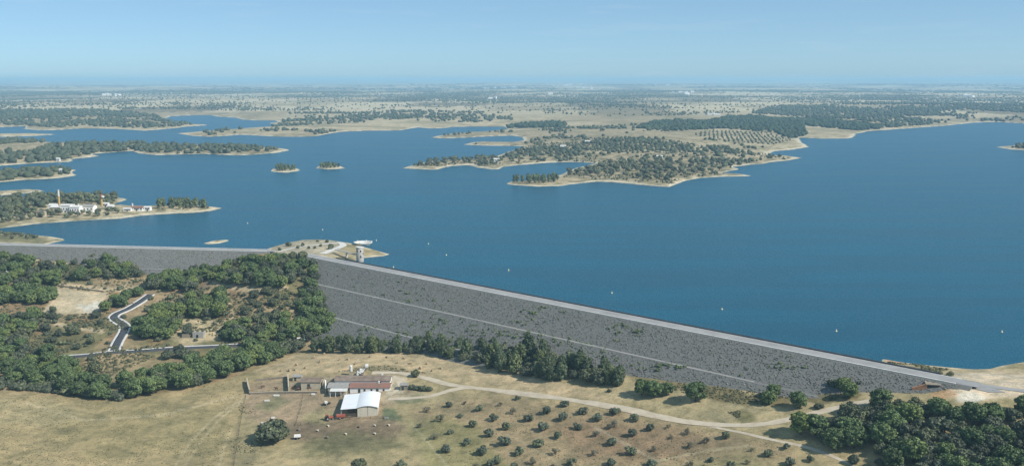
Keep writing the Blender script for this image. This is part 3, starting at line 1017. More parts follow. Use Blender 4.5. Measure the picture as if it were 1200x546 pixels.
# the crest road goes on over the right bank and across the knoll
tag(ribbon('road', np.array([B2 + DD * 6, B2 + DD * 20, unproject(1140, 449, 3.2)[:2], unproject(1200, 455.5, 3.2)[:2], unproject(1270, 461, 3.2)[:2]]), 6.0, M['old_asphalt'], 0.16), kind='structure')
tag(ribbon('road', np.array([L1 - LD * 2, L1 + LD * 15, (L1 + A2) / 2 + np.array([0, 1.0]), A2 - DD * 14, A2 - DD * 3]), 6.4, M['old_asphalt'], 0.45), kind='structure')
tag(ribbon('plaza_path', gp([(325, 295.5), (345, 290.5), (372, 287), (396, 284.5)]), 3.0, M['pale_concrete'], 0.15), kind='structure')
tag(ribbon('plaza_path', gp([(378, 297.5), (388, 293.5), (402, 288), (398, 284)]), 5.0, M['pale_concrete'], 0.19), kind='structure')

#PART2
# ------------------------------------------------------------------ trees
def ico2():
    """icosphere with 80 faces"""
    v = [tuple(p) for p in ico_v]; f = []
    cache = {}

    def mid(a, b):
        k = (min(a, b), max(a, b))
        if k not in cache:
            p = (np.array(v[a]) + np.array(v[b])); p /= np.linalg.norm(p)
            v.append(tuple(p)); cache[k] = len(v) - 1
        return cache[k]
    for a, b, c in ico_f:
        ab, bc, ca_ = mid(a, b), mid(b, c), mid(c, a)
        f += [(a, ab, ca_), (b, bc, ab), (c, ca_, bc), (ab, bc, ca_)]
    return np.array(v), np.array(f)


I2V, I2F = ico2()


def crown_mesh(name, lobes, leaves, leaf, r, core=0.8):
    """lobes: (x, y, z, rx, ry, rz); leafy quads stand off each lobe, a rough core keeps it opaque"""
    Vs, Fs = [], []
    o = 0
    for (x, y, z, rx, ry, rz) in lobes:
        s = np.array((rx, ry, rz))
        if core:
            j = 1 + r.uniform(-0.22, 0.22, len(I2V))
            Vs.append(I2V * j[:, None] * s * core + (x, y, z)); Fs.append(I2F + o); o += len(I2V)
        n = leaves
        d = r.normal(size=(n, 3)); d[:, 2] = d[:, 2] + 0.25; d /= np.linalg.norm(d, axis=1)[:, None]
        p = d * s * r.uniform(0.7, 1.25, n)[:, None] + (x, y, z)
        nn = d + r.normal(size=(n, 3)) * 0.55; nn /= np.linalg.norm(nn, axis=1)[:, None]
        a = np.cross(nn, r.normal(size=(n, 3))); a /= np.linalg.norm(a, axis=1)[:, None] + 1e-9
        b_ = np.cross(nn, a)
        sz = r.uniform(0.6, 1.3, n)[:, None] * leaf
        q = np.stack([p - a * sz, p + b_ * sz * 0.8, p + a * sz, p - b_ * sz * 0.8], 1)
        Vs.append(q.reshape(-1, 3))
        k = np.arange(n)[:, None] * 4 + o
        Fs.append(np.concatenate([k + (0, 1, 2), k + (0, 2, 3)], 0)); o += 4 * n
    return mesh_np(name, np.concatenate(Vs), np.concatenate(Fs))


def trunk_mesh(name, h, rad, limbs, lean=0.0):
    mb = MB()
    mb.tube((0, 0, -0.6), (lean * 0.5, 0, h * 0.55), rad * 1.25, rad * 0.9, 7)
    mb.tube((lean * 0.5, 0, h * 0.55 - 0.05), (lean, 0, h), rad * 0.9, rad * 0.6, 7)
    for (x, y, z) in limbs:
        mb.tube((lean, 0, h - 0.25), (x, y, z), rad * 0.5, rad * 0.2, 5)
    return mb.mesh(name)


PROTO = {}


def proto(kind, n, fn):
    PROTO[kind] = []
    for k in range(n):
        r = np.random.default_rng(100 + 13 * k + len(kind) * 7)
        lobes, h, rad, leaves, leaf, mat, core = fn(r)
        cm = crown_mesh('crown', lobes, leaves, leaf, r, core)
        cm.materials.append(M[mat])
        idxs = r.permutation(len(lobes))[:min(6, len(lobes))]
        tm = trunk_mesh('trunk', h, rad, [lobes[i][:3] for i in idxs], r.uniform(-0.3, 0.3))
        tm.materials.append(M['bark'])
        PROTO[kind].append((tm, cm))


def f_pine(r):
    lb = []
    R0 = r.uniform(3.3, 4.1)
    for k in range(16):
        q = R0 * math.sqrt((k + 0.4) / 16) * 0.82; a = k * 2.4 + r.uniform(-0.25, 0.25)
        z = 6.1 - 1.9 * (q / R0) ** 2 + r.uniform(-0.5, 0.5)
        s = r.uniform(1.0, 1.5)
        lb.append((q * math.cos(a), q * math.sin(a), z, s, s, s * 0.8))
    for k in range(9):
        a = k * 0.7 + r.uniform(-0.2, 0.2); q = R0 * r.uniform(0.5, 0.74); s = r.uniform(0.95, 1.35)
        lb.append((q * math.cos(a), q * math.sin(a), r.uniform(2.5, 3.7), s, s, s * 0.9))
    return lb, 3.0, 0.28, 120, 0.40, 'pine', 0.74


def f_oak(r):
    lb = []
    R0 = r.uniform(2.9, 3.6)
    for k in range(24):
        d = r.normal(size=3); d /= np.linalg.norm(d); d[2] = d[2] * 0.8 + 0.12
        q = R0 * r.uniform(0.5, 0.8); s = r.uniform(0.95, 1.4)
        lb.append((d[0] * q, d[1] * q, max(2.7 + d[2] * q * 0.95, 0.9), s, s, s * 0.88))
    return lb, 1.6, 0.3, 120, 0.38, 'oak', 0.72


def f_olive(r):
    lb = []
    R0 = r.uniform(1.75, 2.3)
    for k in range(13):
        d = r.normal(size=3); d /= np.linalg.norm(d); d[2] = abs(d[2])
        q = R0 * r.uniform(0.4, 0.9); s = r.uniform(0.6, 1.0)
        lb.append((d[0] * q, d[1] * q, 1.15 + d[2] * q * 0.95, s, s, s * 0.9))
    return lb, 1.1, 0.22, 80, 0.28, 'olive', 0.7


def f_sparse(r):
    lb = []
    for k in range(9):
        d = r.normal(size=3); d /= np.linalg.norm(d); d[2] = abs(d[2])
        q = r.uniform(0.6, 1.8); s = r.uniform(0.5, 0.9)
        lb.append((d[0] * q, d[1] * q, 1.1 + d[2] * q * 0.9, s, s, s * 0.9))
    return lb, 1.1, 0.18, 60, 0.17, 'sparse', 0


def f_euc(r):
    lb = []
    H_ = r.uniform(8.5, 11)
    for k in range(18):
        t = (k + 0.5) / 18
        a = k * 2.4 + r.uniform(-0.4, 0.4)
        q = (2.6 * math.sin(math.pi * (0.2 + 0.75 * t)) ** 0.8) * r.uniform(0.4, 0.95); s = r.uniform(0.9, 1.45)
        lb.append((q * math.cos(a), q * math.sin(a), 1.2 + (H_ - 2.0) * t, s, s, s * 1.15))
    return lb, 3.5, 0.22, 120, 0.38, 'eucalyptus', 0.66


def f_bush(r):
    lb = []
    for k in range(8):
        a = r.uniform(0, 6.28); q = r.uniform(0.2, 1.1); s = r.uniform(0.6, 0.95)
        lb.append((q * math.cos(a), q * math.sin(a), 0.65 + r.uniform(-0.1, 0.5), s, s, s * 0.85))
    return lb, 0.6, 0.12, 80, 0.18, 'oak', 0.85


proto('stone_pine', 5, f_pine)
proto('evergreen_oak', 5, f_oak)
proto('olive_tree', 6, f_olive)
proto('bare_olive_tree', 4, f_sparse)
proto('eucalyptus_tree', 5, f_euc)
proto('bush', 4, f_bush)
COUNT = {}


def plant(kind, x, y, z, s=1.0, label=None, cat='tree', group=None, sz=None, name=None):
    tm, cm = PROTO[kind][rng.integers(len(PROTO[kind]))]
    e = empty(name or kind, (x, y, z), rng.uniform(0, 6.28))
    e.scale = (s * rng.uniform(0.92, 1.1), s * rng.uniform(0.92, 1.1), (sz or s) * rng.uniform(0.9, 1.12))
    for nm, me in (('trunk', tm), ('crown', cm)):
        o = bpy.data.objects.new(nm, me)
        COL.objects.link(o); o.parent = e
    tag(e, label, cat, group)
    COUNT[kind] = COUNT.get(kind, 0) + 1
    return e


def fill(poly, spacing, seed=0):
    """scatter tree bases over a patch of ground outlined in the photograph, evenly in metres"""
    r = np.random.default_rng(seed)
    p = np.array(poly, float)
    lo, hi = p.min(0), p.max(0)
    a = r.uniform(lo[0], hi[0], 2500); b_ = r.uniform(lo[1], hi[1], 2500)
    k = inpoly(a, b_, p)
    P = ground(a[k], b_[k])
    out = []
    for q in P:
        if all((q[0] - o[0]) ** 2 + (q[1] - o[1]) ** 2 > spacing ** 2 for o in out):
            out.append(q)
    return out


def where(Q_):
    """left / middle / right and front / back of each base within its patch, seen from the camera"""
    Q_ = np.asarray(Q_)
    ax, ay = project(Q_[:, 0], Q_[:, 1], Q_[:, 2])
    qa = np.quantile(ax, (0.2, 0.4, 0.6, 0.8)); qb = np.quantile(ay, (0.34, 0.67))
    lat = ('leftmost', 'left', 'middle', 'right', 'rightmost'); dep = ('back', 'central', 'front')
    out = [lat[int(np.searchsorted(qa, x))] + ' ' + dep[int(np.searchsorted(qb, y))] for x, y in zip(ax, ay)]
    return out


def sized(k, lo, hi):
    t = (k - lo) / (hi - lo + 1e-6)
    return 'small' if t < 0.33 else 'medium' if t < 0.67 else 'large'


def wood(poly, spacing, mixk, label, group, seed, s=(0.72, 1.22), sunk=0.15):
    qs = fill(poly, spacing, seed)
    qs = [q for q in qs if min(polydist(np.array([q[0]]), np.array([q[1]]), rp[:, :2], False)[0] for rp in (road_pts, cross_pts)) > 4.5]
    for q, wh in zip(qs, where(qs)):
        u = rng.random(); acc = 0
        for kind, pr in mixk:
            acc += pr
            if u <= acc:
                break
        nm = {'stone_pine': 'umbrella pine', 'evergreen_oak': 'rounded oak', 'eucalyptus_tree': 'eucalyptus tree', 'olive_tree': 'olive tree', 'bush': 'bush'}[kind]
        k = rng.uniform(*s)
        if kind != 'bush' and s[1] > 2:
            k *= 0.5
        lb = sized(k if not (kind != 'bush' and s[1] > 2) else k * 2, *s) + ' ' + nm + ', ' + wh + ' of the ' + label
        assert len(lb.split()) <= 16, lb
        plant(kind, q[0], q[1], q[2] - sunk, k, lb, 'bush' if kind == 'bush' else 'tree', (nm + 'es ' if nm == 'bush' else nm + 's ') + group)


P_, O_, E_, B_ = 'stone_pine', 'evergreen_oak', 'eucalyptus_tree', 'bush'
wood([(-30, 424), (30, 424), (66, 429), (100, 441), (118, 453), (128, 462), (100, 458), (60, 448), (-30, 444)], 5.6, ((P_, 0.85), (O_, 1)), 'wood at lower left above brown field', 'in the lower left wood', 1)
wood([(-30, 446), (60, 450), (100, 460), (130, 464), (160, 457), (156, 466), (132, 470), (105, 467), (85, 464), (45, 458), (-30, 456)], 3.6, ((B_, 0.85), (P_, 1)), 'fringe along the brown field', 'fringing the brown field', 2, (1.2, 2.2))
wood([(140, 455), (160, 448), (200, 440), (232, 432), (255, 421), (300, 411), (345, 408), (358, 409), (340, 414), (318, 425), (290, 434), (258, 446), (228, 456), (198, 458), (176, 463), (155, 466)], 5.5, ((P_, 0.7), (O_, 1)), 'wood between hay field and lane', 'in the wood above the hay field', 3)
wood([(154, 390), (166, 382), (182, 371), (200, 360), (225, 354), (264, 352), (268, 372), (228, 373), (212, 377), (206, 390), (198, 399), (162, 400)], 5.4, ((P_, 0.8), (O_, 1)), 'wood right of asphalt bend', 'right of the asphalt bend', 4)
wood([(176, 330), (200, 327), (240, 320), (256, 323), (250, 329), (226, 338), (205, 342), (184, 343), (178, 338)], 5.4, ((P_, 0.75), (O_, 1)), 'grove below left dam wing', 'below the left dam wing', 5)
wood([(240, 328), (262, 314), (284, 305), (305, 309), (325, 307), (345, 304), (362, 307), (372, 325), (368, 335), (346, 331), (330, 337), (300, 337), (268, 333)], 5.2, ((O_, 0.55), (P_, 1)), 'wooded knoll where dam bends', 'on the knoll', 6, (0.7, 1.1))
wood([(350, 346), (366, 338), (377, 351), (377, 366), (391, 379), (389, 396), (370, 396), (352, 372)], 5.4, ((P_, 0.75), (O_, 1)), 'wood at left end of dam slope', 'by the left end of the dam slope', 7)
wood([(272, 388), (300, 376), (330, 373), (352, 384), (374, 394), (366, 403), (320, 401), (290, 407), (266, 405)], 5.4, ((P_, 0.6), (O_, 1)), 'wood between knoll and ruined shed', 'below the knoll', 8, (0.75, 1.05))
wood([(280, 352), (320, 345), (345, 350), (340, 368), (300, 372), (275, 366)], 8.0, ((O_, 0.7), (B_, 1)), 'bare slope below the knoll', 'scattered below the knoll', 9, (0.5, 0.9))
wood([(-30, 308), (20, 305), (42, 311), (62, 318), (76, 327), (70, 336), (44, 337), (-30, 333)], 5.6, ((O_, 0.6), (P_, 1)), 'upper left wood under dam wing', 'in the upper left wood', 10)
wood([(104, 312), (130, 308), (160, 318), (163, 326), (138, 328), (112, 326), (90, 332), (86, 325)], 5.4, ((O_, 0.55), (P_, 1)), 'clump above the sandy lot', 'above the sandy lot', 11, (0.7, 1.0))
wood([(-30, 345), (62, 344), (67, 350), (50, 357), (-30, 358)], 5.2, ((P_, 1.0),), 'dense row left of sandy lot', 'left of the sandy lot', 12)
wood([(-30, 377), (40, 372), (46, 385), (30, 394), (28, 412), (60, 420), (20, 420), (-30, 420)], 5.0, ((O_, 0.5), (P_, 1)), 'left wood below sandy lot', 'left below the sandy lot', 13, (0.7, 1.1))
wood([(122, 366), (134, 352), (164, 344), (170, 348), (150, 361), (134, 372)], 5.2, ((P_, 0.7), (O_, 1)), 'clump between sandy lot and bend', 'between lot and bend', 14, (0.75, 1.0))
wood([(50, 362), (125, 374), (132, 392), (90, 410), (50, 398)], 8.5, ((O_, 0.6), (B_, 1)), 'scrub below the sandy lot', 'in the scrub', 15, (0.45, 0.85))
wood([(60, 372), (120, 378), (128, 384), (60, 384)], 6.0, ((O_, 0.6), (B_, 1)), 'dark scrub under the sandy lot', 'under the sandy lot', 31, (0.4, 0.8))
wood([(265, 338), (345, 338), (350, 372), (340, 384), (285, 384), (268, 372)], 8.5, ((O_, 0.25), (B_, 1)), 'clearings below the knoll', 'in the clearings below the knoll', 32, (0.4, 0.85))
wood([(60, 312), (110, 305), (120, 312), (80, 328)], 8.0, ((O_, 0.7), (P_, 1)), 'gap under left dam wing', 'in the gap under the dam wing', 33, (0.5, 0.8))
wood([(55, 300), (170, 302), (262, 332), (345, 336), (375, 350), (380, 400), (330, 402), (270, 406), (205, 405), (150, 408), (110, 440), (60, 425), (45, 375), (70, 370), (128, 372), (128, 345), (90, 338)], 9.0, ((B_, 0.9), (O_, 1)), 'hillside between the woods', 'on the left hillside', 34, (0.5, 1.5))
wood([(196, 412), (216, 408), (228, 420), (208, 424), (196, 422)], 6.0, ((O_, 1),), 'clump beside the crossing lane', 'beside the lane', 16, (0.8, 1.0))
wood([(366, 404), (420, 405), (500, 405), (545, 408), (545, 424), (530, 422), (500, 415), (430, 414), (368, 413)], 4.0, ((E_, 0.7), (O_, 0.9), (P_, 1)), 'low belt along the dam foot', 'along the left foot of the dam', 17, (0.5, 0.9))
wood([(546, 408), (560, 409), (620, 421), (690, 437), (727, 445), (728, 453), (700, 452), (664, 445), (640, 447), (580, 434), (546, 425)], 4.3, ((E_, 0.65), (O_, 0.85), (P_, 1)), 'tall belt along the dam foot', 'along the foot of the dam', 27, (0.65, 1.15))
wood([(930, 507), (950, 502), (990, 494), (1012, 484), (1040, 476), (1060, 476), (1080, 484), (1100, 487), (1130, 492), (1150, 496), (1165, 490), (1187, 492), (1190, 505), (1240, 510), (1240, 590), (1075, 590), (1040, 546), (1010, 528), (980, 528), (950, 518)], 4.9, ((O_, 0.56), (P_, 0.72), (E_, 1)), 'dark wood at lower right', 'in the lower right wood', 18, (0.85, 1.2))
wood([(1184, 487), (1215, 482), (1240, 488), (1240, 505), (1205, 492)], 6.0, ((P_, 1),), 'trees below the bare bank', 'on the right edge', 19)
print('COUNT woods', COUNT)


def single(kind, px, py, s, label, cat='tree', name=None, sz=None):
    q = g1(px, py)
    return plant(kind, q[0], q[1], q[2] - 0.15, s, label, cat, None, sz, name)


for a in (('stone_pine', 752, 463, 0.95, 'left one of the round pine pair before the dam slope'),
          ('stone_pine', 766, 464, 1.0, 'right one of the round pine pair before the dam slope'),
          ('stone_pine', 781, 463, 0.7, 'small pine just right of the round pine pair'),
          ('stone_pine', 815, 470, 1.15, 'large lone round pine before the middle of the dam foot'),
          ('stone_pine', 907, 465, 0.75, 'upper pine of the close trio above the track bend'),
          ('stone_pine', 901, 473, 0.75, 'lower pine of the close trio above the track bend'),
          ('bush', 899, 455, 1.2, 'little bush above the pine trio near the dam foot'),
          ('stone_pine', 935, 477, 0.85, 'flat topped pine by itself right of the pine trio'),
          ('evergreen_oak', 960, 452, 0.75, 'oak at the very edge of the dam foot'),
          ('evergreen_oak', 975, 456, 0.7, 'left oak of the row below the dam end'),
          ('stone_pine', 988, 457, 0.8, 'middle pine of the row below the dam end'),
          ('stone_pine', 996, 466, 0.85, 'pine closest to track end below the dam'),
          ('bush', 1008, 452, 1.3, 'right bush of the row below the dam end'),
          ('bush', 960, 478, 1.3, 'low bush right of the flat topped pine'),
          ('evergreen_oak', 996, 483, 0.8, 'oak standing out at the upper tip of right wood'),
          ('evergreen_oak', 320, 516, 1.95, 'big dark spreading oak beside the lower animal pen'),
          ('evergreen_oak', 487, 441, 0.6, 'small round tree beside the farm track behind farmhouse'),
          ('evergreen_oak', 421, 551, 0.85, 'oak cut by the bottom edge below the pen'),
          ('olive_tree', 470, 547, 0.9, 'small tree at the bottom edge left of olive grove'),
          ('bush', 714, 459, 0.8, 'single small bush on straw slope above the track'),
          ('evergreen_oak', 1000, 543, 0.6, 'small oak at bottom edge left of the dark wood'),
          ('bush', 1031, 546, 1.4, 'bush against the dark wood at the bottom edge'),
          ('bush', 1114, 440, 1.0, 'dark bush beside the crest road on right bank')):
    single(*a, cat='bush' if a[0] == 'bush' else 'tree', sz=1.45 if a[3] == 1.95 else None)

ol = [(480 + x / 5, 440 + y / 5, s, b_) for x, y, s, b_ in
      [(632, 118, .7, 0), (910, 155, 1, 0), (1015, 200, 1.05, 0), (1190, 205, .95, 0), (100, 190, .95, 1), (232, 160, .8, 0), (325, 145, .55, 1), (410, 185, 1, 0), (530, 155, .6, 1),
       (605, 200, .95, 1), (800, 200, 1.1, 0), (895, 240, 1.1, 0), (1105, 240, 1.1, 0), (182, 245, 1.05, 1), (298, 220, .65, 0), (375, 275, 1.1, 0), (492, 240, .95, 0), (695, 245, 1.1, 0),
       (785, 295, 1.15, 0), (985, 290, 1, 0), (60, 280, .7, 1), (142, 350, 1, 1), (240, 318, .75, 0), (570, 292, 1.1, 0), (465, 335, 1.15, 0), (870, 345, .95, 0), (1090, 335, .95, 1),
       (1170, 290, .85, 1), (215, 428, 1, 0), (335, 380, .95, 0), (555, 385, 1.25, 0), (755, 390, 1.1, 0), (430, 440, 1.2, 0), (640, 440, 1.1, 0), (855, 440, .95, 1), (1080, 445, .8, 1),
       (1185, 385, 1, 0), (515, 490, 1.05, 0), (720, 495, .9, 1), (950, 500, .95, 0), (610, 518, .85, 0), (1180, 500, 1, 0), (835, 525, .8, 1), (390, 525, .8, 1), (470, 505, .8, 0)]]
ol += [(700 + x / 5, 440 + y / 5, s, b_) for x, y, s, b_ in
       [(112, 200, 1, 0), (215, 240, 1.05, 0), (100, 280, 1, 1), (310, 298, .95, 0), (205, 330, 1.0, 0), (415, 285, .6, 1), (525, 320, .8, 1), (750, 345, 1, 0), (545, 400, .9, 1),
        (435, 345, .6, 1), (640, 370, .8, 1), (90, 385, 1.05, 0), (195, 440, 1.1, 0), (330, 420, .7, 1), (80, 510, 1, 0), (320, 510, 1.05, 0), (545, 510, .8, 1), (668, 480, .6, 0), (785, 515, .9, 0),
        (880, 495, .6, 1), (1000, 445, .95, 0), (1130, 500, .95, 0), (1110, 405, .75, 0), (905, 420, .5, 1), (1250, 480, .8, 0)]]
oq = ground([o[0] for o in ol], [o[1] + 4.5 for o in ol])
for q, (px, py, s, bare) in zip(oq, ol):
    row = 'upper' if py < 490 else 'middle' if py < 515 else 'lowest'
    colm = 'far left' if px < 545 else 'left' if px < 625 else 'centre' if px < 700 else 'right' if px < 790 else 'far right'
    siz = 'small' if s < 0.8 else 'medium' if s < 1.03 else 'large'
    if bare:
        plant('bare_olive_tree', q[0], q[1], q[2] - 0.1, s, siz + ' half bare olive tree, ' + row + ' ' + colm + ' of the grove', 'tree', 'half bare olive trees')
    else:
        plant('olive_tree', q[0], q[1], q[2] - 0.1, s * 0.88, siz + ' leafy olive tree, ' + row + ' ' + colm + ' of the grove', 'tree', 'leafy olive trees')

# bushes on the dam face and scrub on the left hill, uncounted
bx_, by_, bz_ = [], [], []
for (px, py, sx, sy, n) in ((628, 365, 16, 3, 26), (735, 386, 10, 4, 26), (505, 378, 18, 4, 18), (560, 392, 30, 6, 50), (450, 392, 40, 6, 50), (440, 330, 40, 8, 24), (500, 345, 25, 8, 16), (618, 378, 10, 3, 12),
                          (860, 425, 40, 6, 14), (925, 428, 12, 3, 14), (770, 432, 20, 2, 30), (690, 415, 30, 6, 36), (630, 402, 40, 6, 50)):
    for _ in range(n):
        a = px + rng.normal() * sx; c_ = py + rng.normal() * sy
        u = (a - 600) / F; v = (273 - c_) / F
        ry = np.array([u, cp + v * sp, -sp + v * cp])
        N3 = np.array([NN[0] / 2, NN[1] / 2, 1.0])
        t = (4 + 2 - (np.array([0, 0, ZC])[:2] - A2) @ (NN / 2) - ZC) / (ry @ N3)
        p = np.array([0, 0, ZC]) + ry * t
        d = (p[:2] - A2) @ NN
        s_ = (p[:2] - A2) @ DD
        if d > 6 and 8 < s_ < LEN - 5:
            bx_.append(p[0]); by_.append(p[1]); bz_.append(float(zdam(d)))
r_ = rng.uniform(0.4, 1.0, len(bx_))
P3 = np.stack([bx_, by_, bz_], -1)
sub_n = 5
PP = np.repeat(P3, sub_n, 0) + rng.normal(size=(len(P3) * sub_n, 3)) * (0.55, 0.55, 0.12)
SS = np.repeat(r_, sub_n)[:, None] * rng.uniform(0.4, 0.8, (len(PP), 1)) * np.array((1, 1, 0.8))
tag(blobs('dam_shrubs', PP, SS, 'ico', 0.35, M['dam_shrub']), 'low green shrubs growing between the stones of the dam', 'shrubs', kind='stuff')


def scrub(poly, n, name, label, size=(0.3, 0.9), mat='scrub'):
    p = np.array(poly, float)
    lo, hi = p.min(0), p.max(0)
    a = rng.uniform(lo[0], hi[0], n * 3); b_ = rng.uniform(lo[1], hi[1], n * 3)
    k = inpoly(a, b_, p)
    q = ground(a[k][:n], b_[k][:n])
    m = fbm(q[:, 0] / 14, q[:, 1] / 14, 3, 88) > 0.47
    ax, ay = project(q[:, 0], q[:, 1], q[:, 2])
    m &= ~inpoly(ax, ay, np.array([(60, 336), (126, 343), (120, 368), (50, 368)]))
    q = q[m]
    r = rng.uniform(*size, len(q))
    tag(blobs(name, q, np.stack([r, r, r * 0.75], -1), 'ico', 0.4, M[mat]), label, name.replace('_', ' '), kind='stuff')


scrub([(-20, 300), (120, 300), (260, 330), (360, 335), (380, 395), (330, 400), (270, 405), (200, 410), (130, 440), (-20, 420)], 9000, 'hillside_scrub', 'dry low scrub between the trees of the left hillside', (0.3, 1.1))
scrub([(735, 437), (830, 452), (880, 458), (1010, 462), (960, 472), (870, 474), (810, 462), (760, 450)], 1300, 'heath_scrub', 'dark low heath strip between the pines before the dam', (0.2, 0.6))
scrub([(853, 482), (875, 480), (892, 492), (872, 496)], 300, 'heath_patch', 'small dark green patch above the track bend', (0.2, 0.5))
scrub([(500, 470), (700, 480), (930, 520), (960, 560), (520, 560)], 1500, 'grove_weeds', 'sparse dry weeds between the olive trees', (0.12, 0.3))
scrub([(390, 436), (420, 430), (452, 428), (470, 431), (500, 437), (470, 436), (440, 434)], 300, 'bank_weeds', 'dark weeds on the little bank behind the farmhouse', (0.15, 0.45))
scrub([(280, 470), (300, 480), (312, 525), (285, 560), (272, 540)], 500, 'hedge_weeds', 'rough weeds along the fence left of the big oak', (0.15, 0.4))
scrub([(1040, 424), (1085, 428), (1112, 433), (1104, 440), (1060, 432)], 350, 'bank_scrub', 'green brush at the water side of the right bank', (0.3, 0.8))
scrub([(-40, 455), (125, 472), (290, 442), (276, 560), (-40, 600)], 5000, 'field_stubble', 'pale dry tufts over the big brown field', (0.12, 0.28))


# ------------------------------------------------------------------ trees round the lake
def mid_tree(kind, seed):
    r = np.random.default_rng(seed)
    lb = []
    n = 7
    if kind == 'round':
        for k in range(n):
            a = k * 2.4; q = r.uniform(0.9, 2.4); s = r.uniform(1.4, 2.2)
            lb.append((q * math.cos(a), q * math.sin(a), 3.3 + r.uniform(-0.4, 1.6), s, s, s * 0.85))
    else:
        for k in range(n):
            a = k * 2.4; q = r.uniform(0.3, 1.5); s = r.uniform(1.1, 1.7)
            lb.append((q * math.cos(a), q * math.sin(a), 2.5 + 6.0 * k / n, s, s, s * 1.2))
    me = crown_mesh('lakeside_tree', lb, 26, 0.55, r, 0.85)
    me.materials.append(M['oak' if kind == 'round' else 'eucalyptus'])
    tm = MB().tube((0, 0, -0.8), (0, 0, 3.0), 0.3, 0.22, 5)
    import bmesh
    bm = bmesh.new(); bm.from_mesh(me)
    tme = tm.mesh('t'); nf = len(bm.faces)
    bm.from_mesh(tme)
    bm.faces.ensure_lookup_table()
    for f in bm.faces[nf:]:
        f.material_index = 1
    bm.to_mesh(me); bm.free()
    me.materials.append(M['bark'])
    bpy.data.meshes.remove(tme)
    return me


MID = {'round': [mid_tree('round', k) for k in range(5)], 'tall': [mid_tree('tall', 20 + k) for k in range(4)]}
NMID = [0]


def lakeside(poly, n, spacing, form, label, group, seed, s=(0.8, 1.2)):
    r = np.random.default_rng(seed)
    p = wxy(poly)
    lo, hi = p.min(0), p.max(0)
    got = []
    for _ in range(n * 40):
        q = (r.uniform(lo[0], hi[0]), r.uniform(lo[1], hi[1]))
        if len(got) >= n:
            break
        if inpoly(np.array([q[0]]), np.array([q[1]]), p)[0] and all((q[0] - g_[0]) ** 2 + (q[1] - g_[1]) ** 2 > spacing ** 2 for g_ in got):
            got.append(q)
    got = np.array(got)
    sd = shore(got[:, 0], got[:, 1])
    got = got[sd > 6]
    z = hq(got[:, 0], got[:, 1])
    nm = 'round_tree' if form == 'round' else 'tall_tree'
    for (x, y), zz, wh in zip(got, z, where(np.c_[got, z])):
        k = r.uniform(*s)
        o = bpy.data.objects.new(nm, MID[form][r.integers(len(MID[form]))])
        COL.objects.link(o)
        o.location = (x, y, zz - 0.2); o.rotation_euler = (0, 0, r.uniform(0, 6.28)); o.scale = (k, k, k * r.uniform(0.9, 1.15))
        lb = sized(k, *s) + ' ' + wh + ' ' + label
        assert len(lb.split()) <= 16, lb
        tag(o, lb, 'tree', group)
        NMID[0] += 1


lakeside([(184, 243), (212, 240), (240, 241.5), (252, 243.5), (240, 245.5), (212, 247.5), (186, 247)], 38, 7, 'tall', 'tall tree in the clump on the tip of building peninsula', 'trees on the peninsula tip', 1, (0.75, 1.0))
lakeside([(-20, 238), (30, 234), (110, 232.5), (142, 233.5), (132, 238), (100, 242), (60, 243), (-20, 262)], 75, 9, 'round', 'tree in the wood behind the white lakeside buildings', 'trees behind the white buildings', 2, (0.9, 1.25))
lakeside([(-20, 262), (40, 252), (75, 254), (110, 252.5), (140, 250), (140, 254), (75, 257.5), (40, 259.5), (-20, 266)], 34, 8, 'round', 'tree between the white lakeside buildings and the water', 'trees before the white buildings', 3, (0.6, 0.95))
lakeside([(-20, 276), (10, 275.5), (40, 277), (50, 279), (35, 283), (-20, 284)], 26, 5, 'round', 'shrubby tree on the low bank behind the left dam wing', 'trees behind the dam wing', 9, (0.3, 0.6))
lakeside([(318, 200), (324, 201.3), (337, 201.7), (350, 199.6), (346, 198), (335, 197.3), (320, 198.2)], 34, 5, 'tall', 'tree on the left one of the two tiny islands', 'trees on the left tiny island', 4, (0.55, 0.8))
lakeside([(372, 197), (385, 198.2), (398, 197), (396, 195.6), (385, 194.6), (374, 195.3)], 30, 5, 'tall', 'tree on the right one of the two tiny islands', 'trees on the right tiny island', 5, (0.5, 0.75))
lakeside([(602, 215), (630, 217), (650, 215.5), (655, 212), (625, 212.5), (604, 213.3)], 36, 6, 'tall', 'tall tree on the little spit before the central peninsula', 'trees on the little spit', 6, (0.7, 1.05))
lakeside([(478, 196), (500, 190), (540, 188.5), (580, 187), (590, 191), (570, 196), (550, 192), (520, 194.5), (500, 197)], 55, 9, 'round', 'tree on the narrow western arm of central peninsula', 'trees on the western arm', 7, (0.8, 1.15))
lakeside([(660, 207), (680, 202), (720, 194), (760, 190), (810, 194), (850, 200), (835, 204), (800, 208), (785, 215), (755, 213.5), (725, 210.5), (690, 209)], 130, 11, 'round', 'tree scattered over the near tip of central peninsula', 'trees on the near tip', 8, (0.9, 1.3))
print('lakeside', NMID)
for px, py, kk, lb in ((328, 293.5, 0.9, 'leftmost small tree on the plaza by the dam bend'), (338, 288.5, 1.5, 'dark bushy tree at the left edge of the plaza'), (355, 288.5, 1.0, 'small tree near the centre of the plaza'),
                       (349, 291, 0.9, 'small bush tree beside the plaza path'), (388, 291.8, 1.5, 'dark round tree between plaza and footbridge'), (372, 283.5, 0.8, 'bush on the far side of the plaza'),
                       (383, 284.2, 1.1, 'green bush at the far right of the plaza'), (376, 288.8, 0.8, 'low bush right of the plaza centre'), (362, 291.3, 0.8, 'low bush at the front of the plaza'), (369, 291, 0.8, 'low bush in front of the plaza hedge')):
    single('bush', px, py, kk, lb, 'bush', None, kk * 1.3)


